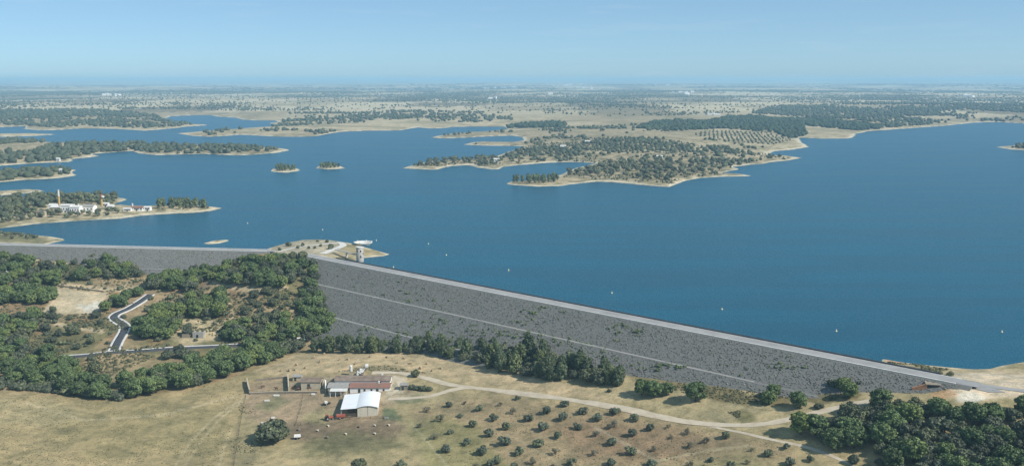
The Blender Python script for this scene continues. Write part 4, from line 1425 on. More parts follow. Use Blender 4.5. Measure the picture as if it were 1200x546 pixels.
# far woods: uncounted, one mass per tract
def far_tract(name, label, poly, dens, size, base='ico', mat='far_oak', world_poly=None, thin=None, seed=0, rows=None, inland=5):
    p = wxy(poly)
    lo, hi = p.min(0), p.max(0)
    ar = (hi[0] - lo[0]) * (hi[1] - lo[1])
    n = int(min(ar * dens, 500000))
    r = np.random.default_rng(seed)
    if rows:
        a = np.arange(lo[0], hi[0], rows[0]); b_ = np.arange(lo[1], hi[1], rows[1])
        X, Y = np.meshgrid(a, b_); x = X.ravel() + Y.ravel() * 0.0 + r.normal(size=X.size) * 0.8; y = Y.ravel() + r.normal(size=X.size) * 0.8
        ca_, sa_ = math.cos(rows[2]), math.sin(rows[2])
        cx, cy = (lo + hi) / 2
        x, y = cx + (x - cx) * ca_ - (y - cy) * sa_, cy + (x - cx) * sa_ + (y - cy) * ca_
    else:
        x = r.uniform(lo[0], hi[0], n); y = r.uniform(lo[1], hi[1], n)
    k = inpoly(x, y, p)
    x, y = x[k], y[k]
    if thin is not None:
        k = r.random(len(x)) < thin(x, y)
        x, y = x[k], y[k]
    sd = shore(x, y)
    k = sd > inland
    x, y, sd = x[k], y[k], sd[k]
    z = h_up(x, y)
    s = r.uniform(*size, len(x))
    S = np.stack([s, s, np.minimum(s, 6.5) * r.uniform(0.75, 1.1, len(x))], -1)
    P = np.stack([x, y, z + S[:, 2] * 0.55], -1)
    print(name, len(x), flush=True)
    if len(x):
        tag(blobs(name, P, S, base, 0.35, M[mat], None, False, 0.6), label, 'woodland', kind='stuff')


far_tract('lakeside_wood', 'thick low wood round the white lakeside buildings', [(-20, 238), (30, 233.5), (110, 232.3), (142, 233), (134, 238), (112, 242), (100, 245), (60, 244), (40, 252), (-20, 264)], 0.011, (2.2, 4.0), seed=40)
far_tract('lakeside_brush', 'low brush under the trees of the peninsula tip', [(184, 243), (212, 240), (248, 242), (252, 243.5), (240, 246), (212, 248), (186, 247.5)], 0.012, (1.0, 2.2), seed=41)
far_tract('peninsula_brush', 'low brush dotted over the central peninsula', [(478, 196), (500, 190), (585, 184), (620, 172), (700, 165), (800, 172), (930, 184), (880, 203), (800, 210), (785, 217), (690, 211), (655, 212), (690, 196), (640, 190), (570, 196)], 0.02, (0.7, 2.2), base='oct', seed=42, thin=lambda x, y: sstep(.42, .6, fbm(x / 60, y / 60, 3, 44)))
th = lambda sc, lo_, hi_, sd: (lambda x, y: sstep(lo_, hi_, fbm(x / sc, y / sc, 3, sd)))
far_tract('far_wood', 'wooded strip of the second left shore', [(-90, 215), (0, 212.5), (60, 208), (86, 204), (80, 202), (86, 199.5), (60, 199), (0, 203.5), (-90, 206)], 0.014, (3.0, 5.0), seed=1, thin=th(60, .2, .5, 1))
far_tract('far_wood', 'few trees on the thin left shore strip', [(-90, 228.5), (0, 228.3), (25, 226.5), (44, 224.3), (25, 223), (-90, 225.5)], 0.012, (2.4, 4.0), seed=2, thin=th(60, .3, .6, 2))
far_tract('far_wood', 'long wooded left peninsula with dark trees', [(-90, 196), (0, 193.5), (80, 188.5), (110, 182), (160, 178), (185, 181), (275, 181), (325, 177.5), (330, 175.3), (270, 172), (170, 169.5), (100, 168.5), (0, 164), (-90, 163)], 0.0075, (3.2, 5.6), seed=3, thin=th(120, .36, .56, 3))
far_tract('far_wood', 'dense forest on the far left bank', [(-120, 150), (0, 148.7), (30, 147.5), (60, 151.5), (95, 149.5), (130, 150), (170, 152), (225, 147.5), (190, 141), (180, 136), (100, 132), (0, 133), (-120, 135)], 0.0042, (3.6, 6.0), seed=4, thin=th(160, .36, .52, 4))
far_tract('far_wood', 'sparse oaks on the pale bank behind the islands', [(226, 157), (280, 153), (320, 150), (400, 148), (480, 146), (600, 146), (600, 137), (480, 133), (340, 136), (330, 144), (320, 149), (370, 159), (400, 153.5), (245, 159.5)], 0.0030, (3.4, 5.4), seed=5, thin=th(150, .32, .62, 5))
far_tract('far_wood', 'trees on the low spits left of the central peninsula', [(515, 160), (560, 157), (600, 156), (600, 158), (560, 160), (520, 161.8)], 0.004, (2.5, 4.5), seed=6, thin=th(90, .35, .6, 6))
far_tract('far_wood', 'trees on the low sandy strip left of the central peninsula', [(555, 170), (600, 170.3), (640, 171), (640, 168), (600, 168.3)], 0.003, (2.5, 4.5), seed=7, thin=th(90, .35, .6, 6))
far_tract('far_pine_wood', 'dark pine band behind the low spits', [(594, 151), (596, 148.3), (640, 147), (662, 147), (662, 151.5), (640, 152)], 0.010, (4, 6.5), mat='far_pine', seed=8)
far_tract('far_wood', 'scattered oaks over the middle of the central peninsula', [(585, 190), (602, 178), (620, 172), (660, 170), (700, 172), (720, 176), (800, 180), (870, 186), (930, 184), (880, 192), (850, 197), (800, 192), (750, 188), (700, 190), (640, 190)], 0.0062, (1.8, 4.2), seed=9, thin=th(70, .38, .62, 9))
far_tract('far_wood', 'trees over the root of the central peninsula', [(615, 172), (625, 156), (655, 152), (760, 151), (800, 158), (850, 170), (930, 178), (900, 186), (800, 180), (720, 172)], 0.006, (2, 4.6), seed=10, thin=th(110, .42, .62, 10))
far_tract('far_grove', 'orchard rows in the middle of the central peninsula', [(690, 182), (700, 167), (740, 165), (775, 170), (785, 178), (760, 184), (720, 186)], 0, (2.2, 3.2), rows=(9, 21, 0.3), seed=11)
far_tract('far_grove', 'orchard rows on the pale slope at right of the peninsula', [(800, 160), (830, 157), (900, 158), (935, 166), (925, 172), (860, 172), (840, 168)], 0, (1.5, 2.7), rows=(9, 34, -0.45), seed=12)
far_tract('far_pine_wood', 'dark green plantation on the hill behind the orchard rows', [(740, 155), (770, 147), (800, 146), (830, 148), (850, 141), (890, 140), (940, 148), (945, 160), (925, 163), (905, 158), (840, 156), (790, 158)], 0.0085, (3.6, 5.6), mat='far_pine', seed=13, thin=th(300, .2, .4, 8))
far_tract('far_pine_wood', 'dark blue-green forest band right of the central peninsula', [(870, 142), (960, 144), (1030, 149), (1032, 152), (1005, 154), (960, 152), (900, 147)], 0.0075, (4, 6.5), mat='far_pine', seed=14)
far_tract('far_wood', 'trees along the far right bank', [(1000, 155), (1030, 152), (1080, 148), (1140, 143), (1200, 143.5), (1300, 145), (1300, 128), (1100, 125), (900, 130), (880, 138), (960, 142), (1035, 147)], 0.0034, (3.6, 6.0), seed=15, thin=th(260, .36, .56, 15))
far_tract('far_wood', 'few trees on the tiny right edge island', [(1185, 174.5), (1200, 175.5), (1280, 176), (1280, 168), (1200, 170)], 0.010, (2.5, 4.5), seed=16)
far_tract('far_wood', 'oak dotted plain behind the lake', [(-200, 134), (200, 132), (340, 134), (480, 132), (600, 136), (740, 141), (860, 138), (900, 129), (1100, 124), (1400, 127), (1400, 109), (-200, 109)], 0.0026, (2.8, 5.2), base='oct', seed=17, thin=lambda x, y: 0.8 * sstep(.44, .6, fbm(x / 420, y / 700, 4, 19)) * (0.35 + 0.65 * sstep(.4, .6, fbm(x / 110, y / 160, 3, 20))) + 0.06)
far_tract('far_wood', 'hazy woods toward the horizon', [(-300, 109), (1500, 109), (1500, 101.5), (-300, 101.5)], 0.00010, (10, 26), base='oct', seed=18, thin=lambda x, y: 0.5 * sstep(.5, .6, fbm(x / 900, y / 1500, 4, 66)))
#PART3
# ------------------------------------------------------------------ buildings
def gable(name, label, cat, loc, rz, w, d, h, rise, wall, roof, doors=(), windows=(), over=0.35, chim=None, group=None, base=1.5, th=0.18):
    """house with ridge along local x, front wall at local y = 0, origin at the middle of the front wall"""
    e = empty(name, loc, rz)
    tag(e, label, cat, group)
    x0, x1 = -w / 2, w / 2
    mb = MB()
    v = [(x0, 0, -base), (x1, 0, -base), (x1, d, -base), (x0, d, -base), (x0, 0, h), (x1, 0, h), (x1, d, h), (x0, d, h), (x0, d / 2, h + rise), (x1, d / 2, h + rise)]
    mb.add(v, [(0, 1, 5, 4), (2, 3, 7, 6), (1, 2, 6, 9, 5), (3, 0, 4, 8, 7), (3, 2, 1, 0), (4, 5, 9, 8), (6, 7, 8, 9)])
    mb.build('wall', wall, e)
    rb = MB()
    k = rise / (d / 2)
    for sgn in (0, 1):
        ye = -over if sgn == 0 else d + over
        ze = h - over * k
        lo = [(x0 - over, ye, ze + 0.02), (x1 + over, ye, ze + 0.02), (x1 + over, d / 2, h + rise + 0.02), (x0 - over, d / 2, h + rise + 0.02)]
        if sgn:
            lo = lo[::-1]
        hi = [(a, b, c + th) for a, b, c in lo]
        rb.hexa(lo, hi)
    ro = rb.build('roof', roof, e)
    for (x, ww, hh) in doors:
        MB().box(x - ww / 2, x + ww / 2, -0.05, 0.02, 0.0, hh).build('door', M['door'], e)
    for (x, z, ww, hh) in windows:
        wn_ = MB().box(x - ww / 2, x + ww / 2, -0.04, 0.02, z, z + hh).build('window', M['glass'], e)
        MB().box(x - ww / 2 - 0.1, x + ww / 2 + 0.1, -0.12, 0.0, z - 0.12, z - 0.01).build('sill', M['concrete'], wn_)
    if chim:
        for (x, y, hh, ww) in chim:
            zr = h + rise - abs(y - d / 2) * k
            MB().box(x - ww / 2, x + ww / 2, y - ww / 2, y + ww / 2, zr - 0.3, zr + hh).box(x - ww * .65, x + ww * .65, y - ww * .65, y + ww * .65, zr + hh, zr + hh + 0.15).build('chimney', M['white'], ro)
    return e


def span(pxa, pxb, py):
    """a front wall's ground line between two pixels: middle, width, angle"""
    a, b_ = ground([pxa, pxb], [py, py])
    c_ = (a + b_) / 2
    return c_, math.hypot(*(b_ - a)[:2]), math.atan2(b_[1] - a[1], b_[0] - a[0]), min(a[2], b_[2])


c0, wF, _, zF = span(411, 456, 459)
FX, FY, FZ = c0[0], c0[1], zF
pxm = F / (FY * cp + (ZC - FZ) * sp)           # pixels per metre at the farm


def fx(px, y=0.0):
    """farm x of a pixel column at depth y behind the front wall"""
    return (px - 600) * ((FY + y) * cp + (ZC - FZ) * sp) / F


gable('farmhouse', 'white farmhouse front range with patched red tile roof', 'house', (FX, FY, FZ), 0, wF, 6.4, 2.6, 1.25, M['white'], M['tile_red'],
      doors=((-5.0, 1.1, 2.0), (3.5, 1.2, 2.0)), windows=((-2.5, 1.0, 0.9, 0.9), (0.8, 1.0, 0.9, 0.9), (6.5, 1.0, 0.9, 0.9)), chim=((4.0, 3.0, 0.9, 0.6),))
xr0, xr1 = fx(393, 8), fx(457.5, 8)
gable('farmhouse', 'long rear farmhouse range with old brown tile roof and white end', 'house', ((xr0 + xr1) / 2, FY + 7.4, FZ), 0, xr1 - xr0, 6.6, 3.7, 1.4, M['white'], M['tile_brown'],
      windows=((8.5, 2.5, 0.8, 0.7),), chim=((-3, 4.2, 1.0, 0.7), (9, 4.0, 0.9, 0.7)))
xg0, xg1 = fx(384.5, 2), fx(409.5, 2)
gable('stable', 'low stable with grey fibre roof left of the white farmhouse', 'stable', ((xg0 + xg1) / 2, FY + 0.2, FZ), 0, xg1 - xg0 - 0.5, 8.0, 2.5, 1.0, M['beige'], M['fibre'],
      doors=((-3, 1.2, 2.0), (3.2, 1.4, 2.0)))
# lean-to with dark openings before the stable
lt = empty('lean_to', ((fx(388) + fx(408)) / 2, FY - 3.6, FZ))
tag(lt, 'open lean-to shelter with pale roof between stable and barn', 'shelter')
wl_ = fx(408) - fx(388)
MB().hexa([(-wl_ / 2, -0.3, 2.0), (wl_ / 2, -0.3, 2.0), (wl_ / 2, 3.2, 2.35), (-wl_ / 2, 3.2, 2.35)], [(-wl_ / 2, -0.3, 2.1), (wl_ / 2, -0.3, 2.1), (wl_ / 2, 3.2, 2.45), (-wl_ / 2, 3.2, 2.45)]).build('roof', M['dirtywhite'], lt)
for k in range(4):
    x = -wl_ / 2 + 0.2 + k * (wl_ - 0.4) / 3
    MB().box(x - 0.1, x + 0.1, -0.1, 0.1, -0.8, 2.0).build('post', M['white'], lt)
MB().box(-wl_ / 2, wl_ / 2, 3.0, 3.15, -0.8, 2.25).build('back_wall', M['beige'], lt)
# left end of the rear range and the roofless room
xl0, xl1 = fx(353, 8), fx(376, 8)
gable('outbuilding', 'brown tiled outbuilding at the left end of the rear range', 'outbuilding', ((xl0 + xl1) / 2, FY + 7.6, FZ), 0, xl1 - xl0, 6.0, 3.0, 1.2, M['beige'], M['tile_brown'], doors=((-1, 1.3, 2.0),))
rr_ = empty('roofless_room', ((fx(377, 8) + fx(392, 8)) / 2, FY + 7.6, FZ))
tag(rr_, 'roofless walled room in the gap of the rear range', 'ruin')
ww_ = (fx(392, 8) - fx(377, 8)) / 2 - 0.4
for nm, bx4 in (('wall', (-ww_, ww_, 0.0, 0.3)), ('wall', (-ww_, ww_, 5.6, 5.9)), ('wall', (-ww_, -ww_ + 0.3, 0.31, 5.59)), ('wall', (ww_ - 0.3, ww_, 0.31, 5.59))):
    MB().box(*bx4, -1.0, 3.0 if bx4[2] != 0.0 else 1.6).build(nm, M['beige'], rr_)
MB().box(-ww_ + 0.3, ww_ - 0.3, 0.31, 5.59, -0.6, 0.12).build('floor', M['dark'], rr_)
MB().box(ww_ - 1.0, ww_ - 0.35, 4.4, 5.5, 0.12, 2.4).build('stone_heap', M['stone'], rr_)
xs = g1(348, 446)
gable('hut', 'small grey roofed hut at the corner of the walled yard', 'hut', (xs[0], xs[1], xs[2]), 0, 4.2, 3.5, 2.0, 0.5, M['beige'], M['fibre'], doors=((-0.8, 1.0, 1.7),))
xs = g1(473.5, 457)
gable('hut', 'small flat stone hut beside the green bushes by the farm track', 'hut', (xs[0], xs[1], xs[2]), 0, 3.4, 3.2, 2.4, 0.3, M['stone'], M['fibre'], doors=((-0.6, 1.0, 1.7),))
xs = g1(353, 402)
gable('hut', 'little white hut in the trees at the foot of the dam', 'hut', (xs[0], xs[1], xs[2]), 0.1, 4.2, 3.2, 2.3, 0.5, M['white'], M['dirtywhite'], doors=((-1.0, 0.9, 1.8),))
for k, (px, py) in enumerate(((482, 455), (489, 456), (496, 457.5), (503, 458))):
    single('bush', px, py, 1.25, ('leftmost', 'second', 'third', 'rightmost')[k] + ' of the green bushes right of the small stone hut', 'bush')

# barn: arched main hall, open lean-to on its left
bq = ground([419.3, 442.5], [487.7, 487.0])
bc = (bq[0] + bq[1]) / 2
wB = float(np.linalg.norm((bq[1] - bq[0])[:2]))
bz = float(min(bq[0][2], bq[1][2]))
barn = empty('barn', (bc[0], bc[1], bz), R(4.5))
tag(barn, 'large barn with white sheet roof and cream front doors', 'barn')
hB, LB, n_ = 4.2, 20.0, 12
arc = []
for k in range(n_ + 1):
    t = k / n_
    x = -wB / 2 - 0.35 + (wB + 0.7) * t
    arc.append((x, hB + 0.95 * (1 - (2 * t - 1) ** 2)))
mb = MB()
fr = [(-wB / 2, -1.0), (wB / 2, -1.0)] + [(min(max(x, -wB / 2), wB / 2), z - 0.05) for x, z in arc[::-1]]
m = len(fr)
mb.v = [(x, 0, z) for x, z in fr] + [(x, LB, z) for x, z in fr]
mb.f = [tuple(range(m)), tuple(range(2 * m - 1, m - 1, -1))] + [(k, m + k, m + (k + 1) % m, (k + 1) % m) for k in range(m) if k in (0, 1, m - 1)]
mb.build('wall', M['cream'], barn)
rb = MB()
for k in range(n_):
    (xa, za), (xb, zb) = arc[k], arc[k + 1]
    rb.hexa([(xa, -0.5, za), (xb, -0.5, zb), (xb, LB + 0.4, zb), (xa, LB + 0.4, za)], [(xa, -0.5, za + 0.1), (xb, -0.5, zb + 0.1), (xb, LB + 0.4, zb + 0.1), (xa, LB + 0.4, za + 0.1)])
ro = rb.build('roof', M['sheet'], barn)
for sgn in (-1, 1):
    dr = MB().box(sgn * 0.06 if sgn > 0 else -3.2, 3.2 if sgn > 0 else -0.06, -0.07, -0.003, 0.05, 3.9).build('door', M['cream'], barn)
    MB().box(sgn * 0.5 - 0.06, sgn * 0.5 + 0.06, -0.16, -0.071, 1.4, 1.9).build('handle', M['galv'], dr)
MB().box(-0.05, 0.05, -0.09, -0.002, 0.05, hB + 0.7).build('door_gap', M['dark'], barn)
wL = 7.0
xa, xb = -wB / 2 - 0.36 - wL, -wB / 2 - 0.36
MB().hexa([(xa, -0.5, 3.75), (xb, -0.5, 4.15), (xb, LB + 0.4, 4.15), (xa, LB + 0.4, 3.75)], [(xa, -0.5, 3.85), (xb, -0.5, 4.25), (xb, LB + 0.4, 4.25), (xa, LB + 0.4, 3.85)]).build('lean_to_roof', M['sheet'], barn)
for k in range(5):
    y = 0.1 + k * (LB - 0.4) / 4
    MB().box(xa + 0.1, xa + 0.3, y, y + 0.2, -1.0, 3.76).build('post', M['galv'], barn)
MB().box(xa + 0.1, xb, LB - 0.1, LB, -1.0, 3.7).build('back_wall', M['cream'], barn)
for k in range(5):
    z = 0.3 + 0.32 * k
    MB().box(xa + 0.35, xb - 0.1, -0.02, 0.06, z, z + 0.12).build('rail', M['wood'], barn)
for k in range(3):
    MB().box(xa + 1 + k * 2.0, xa + 2.6 + k * 2.0, 6 + k, 9 + k, -0.8, 1.6 + 0.3 * k).build('stored_bales', M['hay'], barn)


# walls and fences on the farm
def wall_line(name, label, cat, pix, h, th, mat, cap=None, raw=None):
    P = raw if raw is not None else gp(pix)
    Pm = resample(P[:, :2], 2.5)
    o0 = np.array([Pm[0][0], Pm[0][1], float(hq(Pm[0][0], Pm[0][1])[0])])
    e = empty(name, o0)
    tag(e, label, cat)
    z = hq(Pm[:, 0], Pm[:, 1])
    d = np.gradient(Pm, axis=0); d /= np.linalg.norm(d, axis=1)[:, None]
    nn = np.stack([-d[:, 1], d[:, 0]], -1) * th / 2
    mb = MB()
    n = len(Pm)
    jj = h * (1 + (fbm(Pm[:, 0] / 4, Pm[:, 1] / 4, 2, 8) - 0.5) * 0.2)
    for k in range(n):
        for s, zz in ((-1, -0.6), (-1, jj[k]), (1, jj[k]), (1, -0.6)):
            mb.v.append((Pm[k][0] + s * nn[k][0] - o0[0], Pm[k][1] + s * nn[k][1] - o0[1], z[k] + zz - o0[2]))
    for k in range(n - 1):
        for j in range(4):
            mb.f.append((k * 4 + j, k * 4 + (j + 1) % 4, (k + 1) * 4 + (j + 1) % 4, (k + 1) * 4 + j))
    mb.f.append((3, 2, 1, 0)); mb.f.append(tuple((n - 1) * 4 + j for j in range(4)))
    mb.build('masonry' if mat is not M['wood'] else 'boards', mat, e)
    if cap is not None:
        cb = MB()
        for k in range(n):
            for s, zz in ((-1.25, jj[k] + 0.005), (-1.25, jj[k] + 0.12), (1.25, jj[k] + 0.12), (1.25, jj[k] + 0.005)):
                cb.v.append((Pm[k][0] + s * nn[k][0] - o0[0], Pm[k][1] + s * nn[k][1] - o0[1], z[k] + zz - o0[2]))
        for k in range(n - 1):
            for j in range(4):
                cb.f.append((k * 4 + j, k * 4 + (j + 1) % 4, (k + 1) * 4 + (j + 1) % 4, (k + 1) * 4 + j))
        cb.f.append((3, 2, 1, 0)); cb.f.append(tuple((n - 1) * 4 + j for j in range(4)))
        cb.build('coping', cap, e)
    return e


wall_line('yard_wall', 'tall wall at the far left end of the farm yard', 'wall', [(289.5, 447.5), (290.5, 454), (292.5, 461.5)], 2.3, 0.5, M['stone'], M['beige'])
wall_line('yard_wall', 'tall cross wall between the two walled farm yards', 'wall', [(337.5, 443), (338, 451), (338.5, 459)], 2.4, 0.5, M['beige'], M['beige'])
wall_line('yard_wall', 'long low front wall of the farm yards', 'wall', [(293.5, 462), (320, 461), (345, 460.8), (372, 460.5)], 0.9, 0.5, M['stone'], M['beige'])
wall_line('yard_wall', 'thin rear wall of the left farm yard', 'wall', [(300, 446.5), (318, 444.5), (336.5, 443)], 1.0, 0.4, M['stone'])
wall_line('yard_wall', 'pale middle wall inside the right farm yard', 'wall', [(340, 452.8), (360, 451), (376, 450.5)], 1.7, 0.4, M['beige'], M['beige'])
wall_line('yard_wall', 'short wall casting a dark shade left of the stable', 'wall', [(381.5, 451.5), (381.8, 456), (382, 461)], 2.6, 0.5, M['beige'], M['white'])
wall_line('stone_bank', 'dark retaining bank above the bare sandy lot', 'wall', [(70, 335.8), (90, 338), (108, 340.5), (122, 342.5)], 0.9, 0.6, M['stone'])


def fence(label, pix, h=1.2, step=4.0):
    Pm = resample(gp(pix)[:, :2], step)
    z = hq(Pm[:, 0], Pm[:, 1])
    o0 = np.array([Pm[0][0], Pm[0][1], z[0]])
    e = empty('wire_fence', o0); tag(e, label, 'fence')
    pm = MB().box(-0.09, 0.09, -0.09, 0.09, -0.5, h).mesh('post'); pm.materials.append(M['wood'])
    for k in range(len(Pm)):
        o = bpy.data.objects.new('post', pm); COL.objects.link(o); o.parent = e
        o.location = (Pm[k][0] - o0[0], Pm[k][1] - o0[1], z[k] - o0[2])
    for hh in (0.5, 1.05):
        wb = MB()
        for k in range(len(Pm) - 1):
            wb.tube((Pm[k][0] - o0[0], Pm[k][1] - o0[1], z[k] + hh - o0[2]), (Pm[k + 1][0] - o0[0], Pm[k + 1][1] - o0[1], z[k + 1] + hh - o0[2]), 0.03, None, 4)
        wb.build('wire', M['wood'], e)


fence('wire fence running down left of the big oak to bottom edge', [(288, 465), (285, 478), (281, 500), (278, 520), (274, 546)])
fence('wire fence along the upper edge of the lower animal pen', [(345, 499), (362, 496.5), (385, 493.5), (410, 491), (470, 489)])
fence('wire fence between the two upper animal pens', [(355, 464), (352, 480), (346, 498)])


# ruined shed near the lane
rq = g1(232, 396)
ru = empty('ruined_shed', (rq[0], rq[1], rq[2])); tag(ru, 'roofless pale ruined shed among bushes below the pine wood', 'ruin')
for bx4, hh in (((-9, -5, 0, 0.5), 2.2), ((-3, 3, 0, 0.5), 3.4), ((-3, -2.5, 0.51, 5), 3.0), ((2.5, 3, 0.51, 5), 3.2), ((-9, -8.5, 0.51, 4), 1.6)):
    MB().box(*bx4, -0.8, hh).build('wall', M['stone'] if hh < 3 else M['concrete'], ru)
MB().box(-1, 0.2, -0.03, 0.02, 0, 1.9).build('doorway', M['dark'], ru)
lq = g1(9, 323)
gable('long_shed', 'long white roofed shed half hidden in the upper left wood', 'shed', (lq[0], lq[1], lq[2]), 0.05, 13, 5, 2.6, 0.7, M['white'], M['dirtywhite'], doors=((-3, 1.4, 2.0),))

# ------------------------------------------------------------------ farm machines, troughs, bales
def wheel(par, x, y, r, w):
    o = MB()
    o.tube((x, y - w / 2, r), (x, y + w / 2, r), r, None, 14)
    t = o.build('wheel', M['tyre'], par)
    MB().tube((x, y - w / 2 - 0.03, r), (x, y + w / 2 + 0.03, r), r * 0.45, None, 10).build('rim', M['galv'], t)


def tractor(px, py, rz, label):
    q = g1(px, py)
    e = empty('tractor', (q[0], q[1], q[2] - 0.02), rz); tag(e, label, 'tractor')
    MB().hexa([(-0.2, -0.4, 0.75), (2.0, -0.4, 0.75), (2.0, 0.4, 0.75), (-0.2, 0.4, 0.75)], [(-0.2, -0.42, 1.65), (1.9, -0.36, 1.45), (1.9, 0.36, 1.45), (-0.2, 0.42, 1.65)]).build('bonnet', M['red_paint'], e)
    MB().box(-1.5, -0.21, -0.7, 0.7, 0.7, 1.3).build('chassis', M['red_paint'], e)
    cb = MB().hexa([(-1.4, -0.68, 1.31), (-0.25, -0.68, 1.31), (-0.25, 0.68, 1.31), (-1.4, 0.68, 1.31)], [(-1.3, -0.6, 2.4), (-0.45, -0.6, 2.4), (-0.45, 0.6, 2.4), (-1.3, 0.6, 2.4)]).build('cab', M['glass'], e)
    MB().box(-1.5, -0.3, -0.7, 0.7, 2.41, 2.52).build('cab_roof', M['red_paint'], cb)
    MB().tube((1.0, -0.25, 1.5), (1.0, -0.25, 2.3), 0.05).build('exhaust', M['tyre'], e)
    for s in (-1, 1):
        wheel(e, -0.9, s * 0.92, 0.8, 0.42); wheel(e, 1.55, s * 0.8, 0.5, 0.3)
    return e


tractor(385.5, 491.5, 0.5, 'red tractor parked in the open yard left of the barn')
q = g1(399.5, 490)
tr = empty('tip_trailer', (q[0], q[1], q[2]), 0.2); tag(tr, 'red tipping trailer parked at the front corner of barn', 'trailer')
MB().hexa([(-1.9, -1.0, 0.9), (1.9, -1.0, 0.9), (1.9, 1.0, 0.9), (-1.9, 1.0, 0.9)], [(-2.0, -1.1, 1.9), (2.0, -1.1, 1.9), (2.0, 1.1, 1.9), (-2.0, 1.1, 1.9)]).build('body', M['red_paint'], tr)
MB().box(1.91, 3.4, -0.06, 0.06, 0.7, 0.85).build('drawbar', M['tyre'], tr)
for s in (-1, 1):
    wheel(tr, -0.4, s * 1.0, 0.5, 0.3)
q = g1(383, 474)
hr = empty('hay_rake', (q[0], q[1], q[2]), 0.6); tag(hr, 'dark and pale farm machine in the yard above the tractor', 'machine')
MB().box(-1.8, 1.8, -0.5, 0.5, 0.5, 0.9).build('frame', M['tyre'], hr)
MB().box(-1.2, 0.2, -0.6, 0.6, 0.91, 1.8).build('hopper', M['dirtywhite'], hr)
MB().tube((1.0, 0, 0.9), (1.6, 0, 2.0), 0.12).build('chute', M['hay'], hr)
for s in (-1, 1):
    wheel(hr, -0.6, s * 0.75, 0.45, 0.25)
q = g1(423, 441.5)
wt = empty('white_loader', (q[0], q[1] + 3, float(hq(q[0], q[1] + 3)[0])), 0.1); tag(wt, 'white loader with raised arm behind the rear farmhouse range', 'machine')
MB().box(-2.2, 0.6, -1.0, 1.0, 0.6, 1.8).build('body', M['white'], wt)
cb = MB().box(-0.9, 0.5, -0.8, 0.8, 1.81, 2.9).build('cab', M['white'], wt)
MB().box(-0.92, -0.3, -0.6, 0.6, 2.0, 2.7).build('window', M['glass'], cb)
MB().hexa([(0.3, -0.5, 1.8), (0.9, -0.5, 1.8), (0.9, 0.5, 1.8), (0.3, 0.5, 1.8)], [(1.8, -0.5, 4.4), (2.6, -0.5, 4.2), (2.6, 0.5, 4.2), (1.8, 0.5, 4.4)]).build('arm', M['white'], wt)
MB().box(1.8, 3.2, -1.1, 1.1, 4.0, 5.0).build('bucket', M['white'], wt)
for x in (-1.6, 0.2):
    for s in (-1, 1):
        wheel(wt, x, s * 1.1, 0.62, 0.4)
q = g1(410.5, 441.5)
po = empty('feed_silo', (q[0], q[1] + 2.5, float(hq(q[0], q[1] + 2.5)[0]))); tag(po, 'slim pale feed silo behind the rear farmhouse range', 'silo')
MB().lathe([(0.25, 1.2), (0.75, 2.0), (0.75, 4.6), (0.1, 5.1)], 10).build('drum', M['dirtywhite'], po)
for k in range(3):
    a = k * 2.094
    MB().tube((0.6 * math.cos(a), 0.6 * math.sin(a), -0.5), (0.6 * math.cos(a), 0.6 * math.sin(a), 2.2), 0.06).build('leg', M['galv'], po)
q = g1(348.5, 514)
wtk = empty('water_bowser', (q[0], q[1], q[2]), 0.15); tag(wtk, 'white topped water trailer right of the big oak', 'trailer')
MB().box(-1.5, 1.5, -0.8, 0.8, 0.7, 1.0).build('chassis', M['tyre'], wtk)
MB().hexa([(-1.4, -0.75, 1.01), (1.4, -0.75, 1.01), (1.4, 0.75, 1.01), (-1.4, 0.75, 1.01)], [(-1.3, -0.6, 1.9), (1.3, -0.6, 1.9), (1.3, 0.6, 1.9), (-1.3, 0.6, 1.9)]).build('tank', M['white'], wtk)
for s in (-1, 1):
    wheel(wtk, 0, s * 0.85, 0.42, 0.25)
MB().box(1.51, 2.6, -0.05, 0.05, 0.7, 0.82).build('drawbar', M['tyre'], wtk)


def trough(px, py, L, label, mat='dirtywhite', rz=0.0):
    q = g1(px, py)
    e = empty('trough', (q[0], q[1], q[2]), rz); tag(e, label, 'trough')
    MB().box(-L / 2, L / 2, -0.45, -0.35, 0.15, 0.7).box(-L / 2, L / 2, 0.35, 0.45, 0.15, 0.7).box(-L / 2, -L / 2 + 0.1, -0.34, 0.34, 0.15, 0.7).box(L / 2 - 0.1, L / 2, -0.34, 0.34, 0.15, 0.7).box(-L / 2 + 0.1, L / 2 - 0.1, -0.34, 0.34, 0.15, 0.25).build('basin', M[mat], e)
    for s in (-1, 1):
        MB().box(s * L * 0.35 - 0.15, s * L * 0.35 + 0.15, -0.4, 0.4, -0.3, 0.149).build('leg', M['concrete'], e)


trough(324, 464, 2.6, 'white trough just below the front yard wall', 'white')
trough(313, 470, 2.4, 'pale trough on the green patch in upper pen', 'dirtywhite', 0.2)
trough(308.5, 496.5, 1.7, 'pale trough closest to the big oak', 'white', -0.3)
trough(320, 490, 1.7, 'small pale trough up right of the big oak', 'dirtywhite', 0.4)
trough(453, 490, 1.8, 'low grey trough right of the barn front', 'concrete')
trough(367, 462.5, 1.6, 'white trough by the gate left of the stable', 'white')

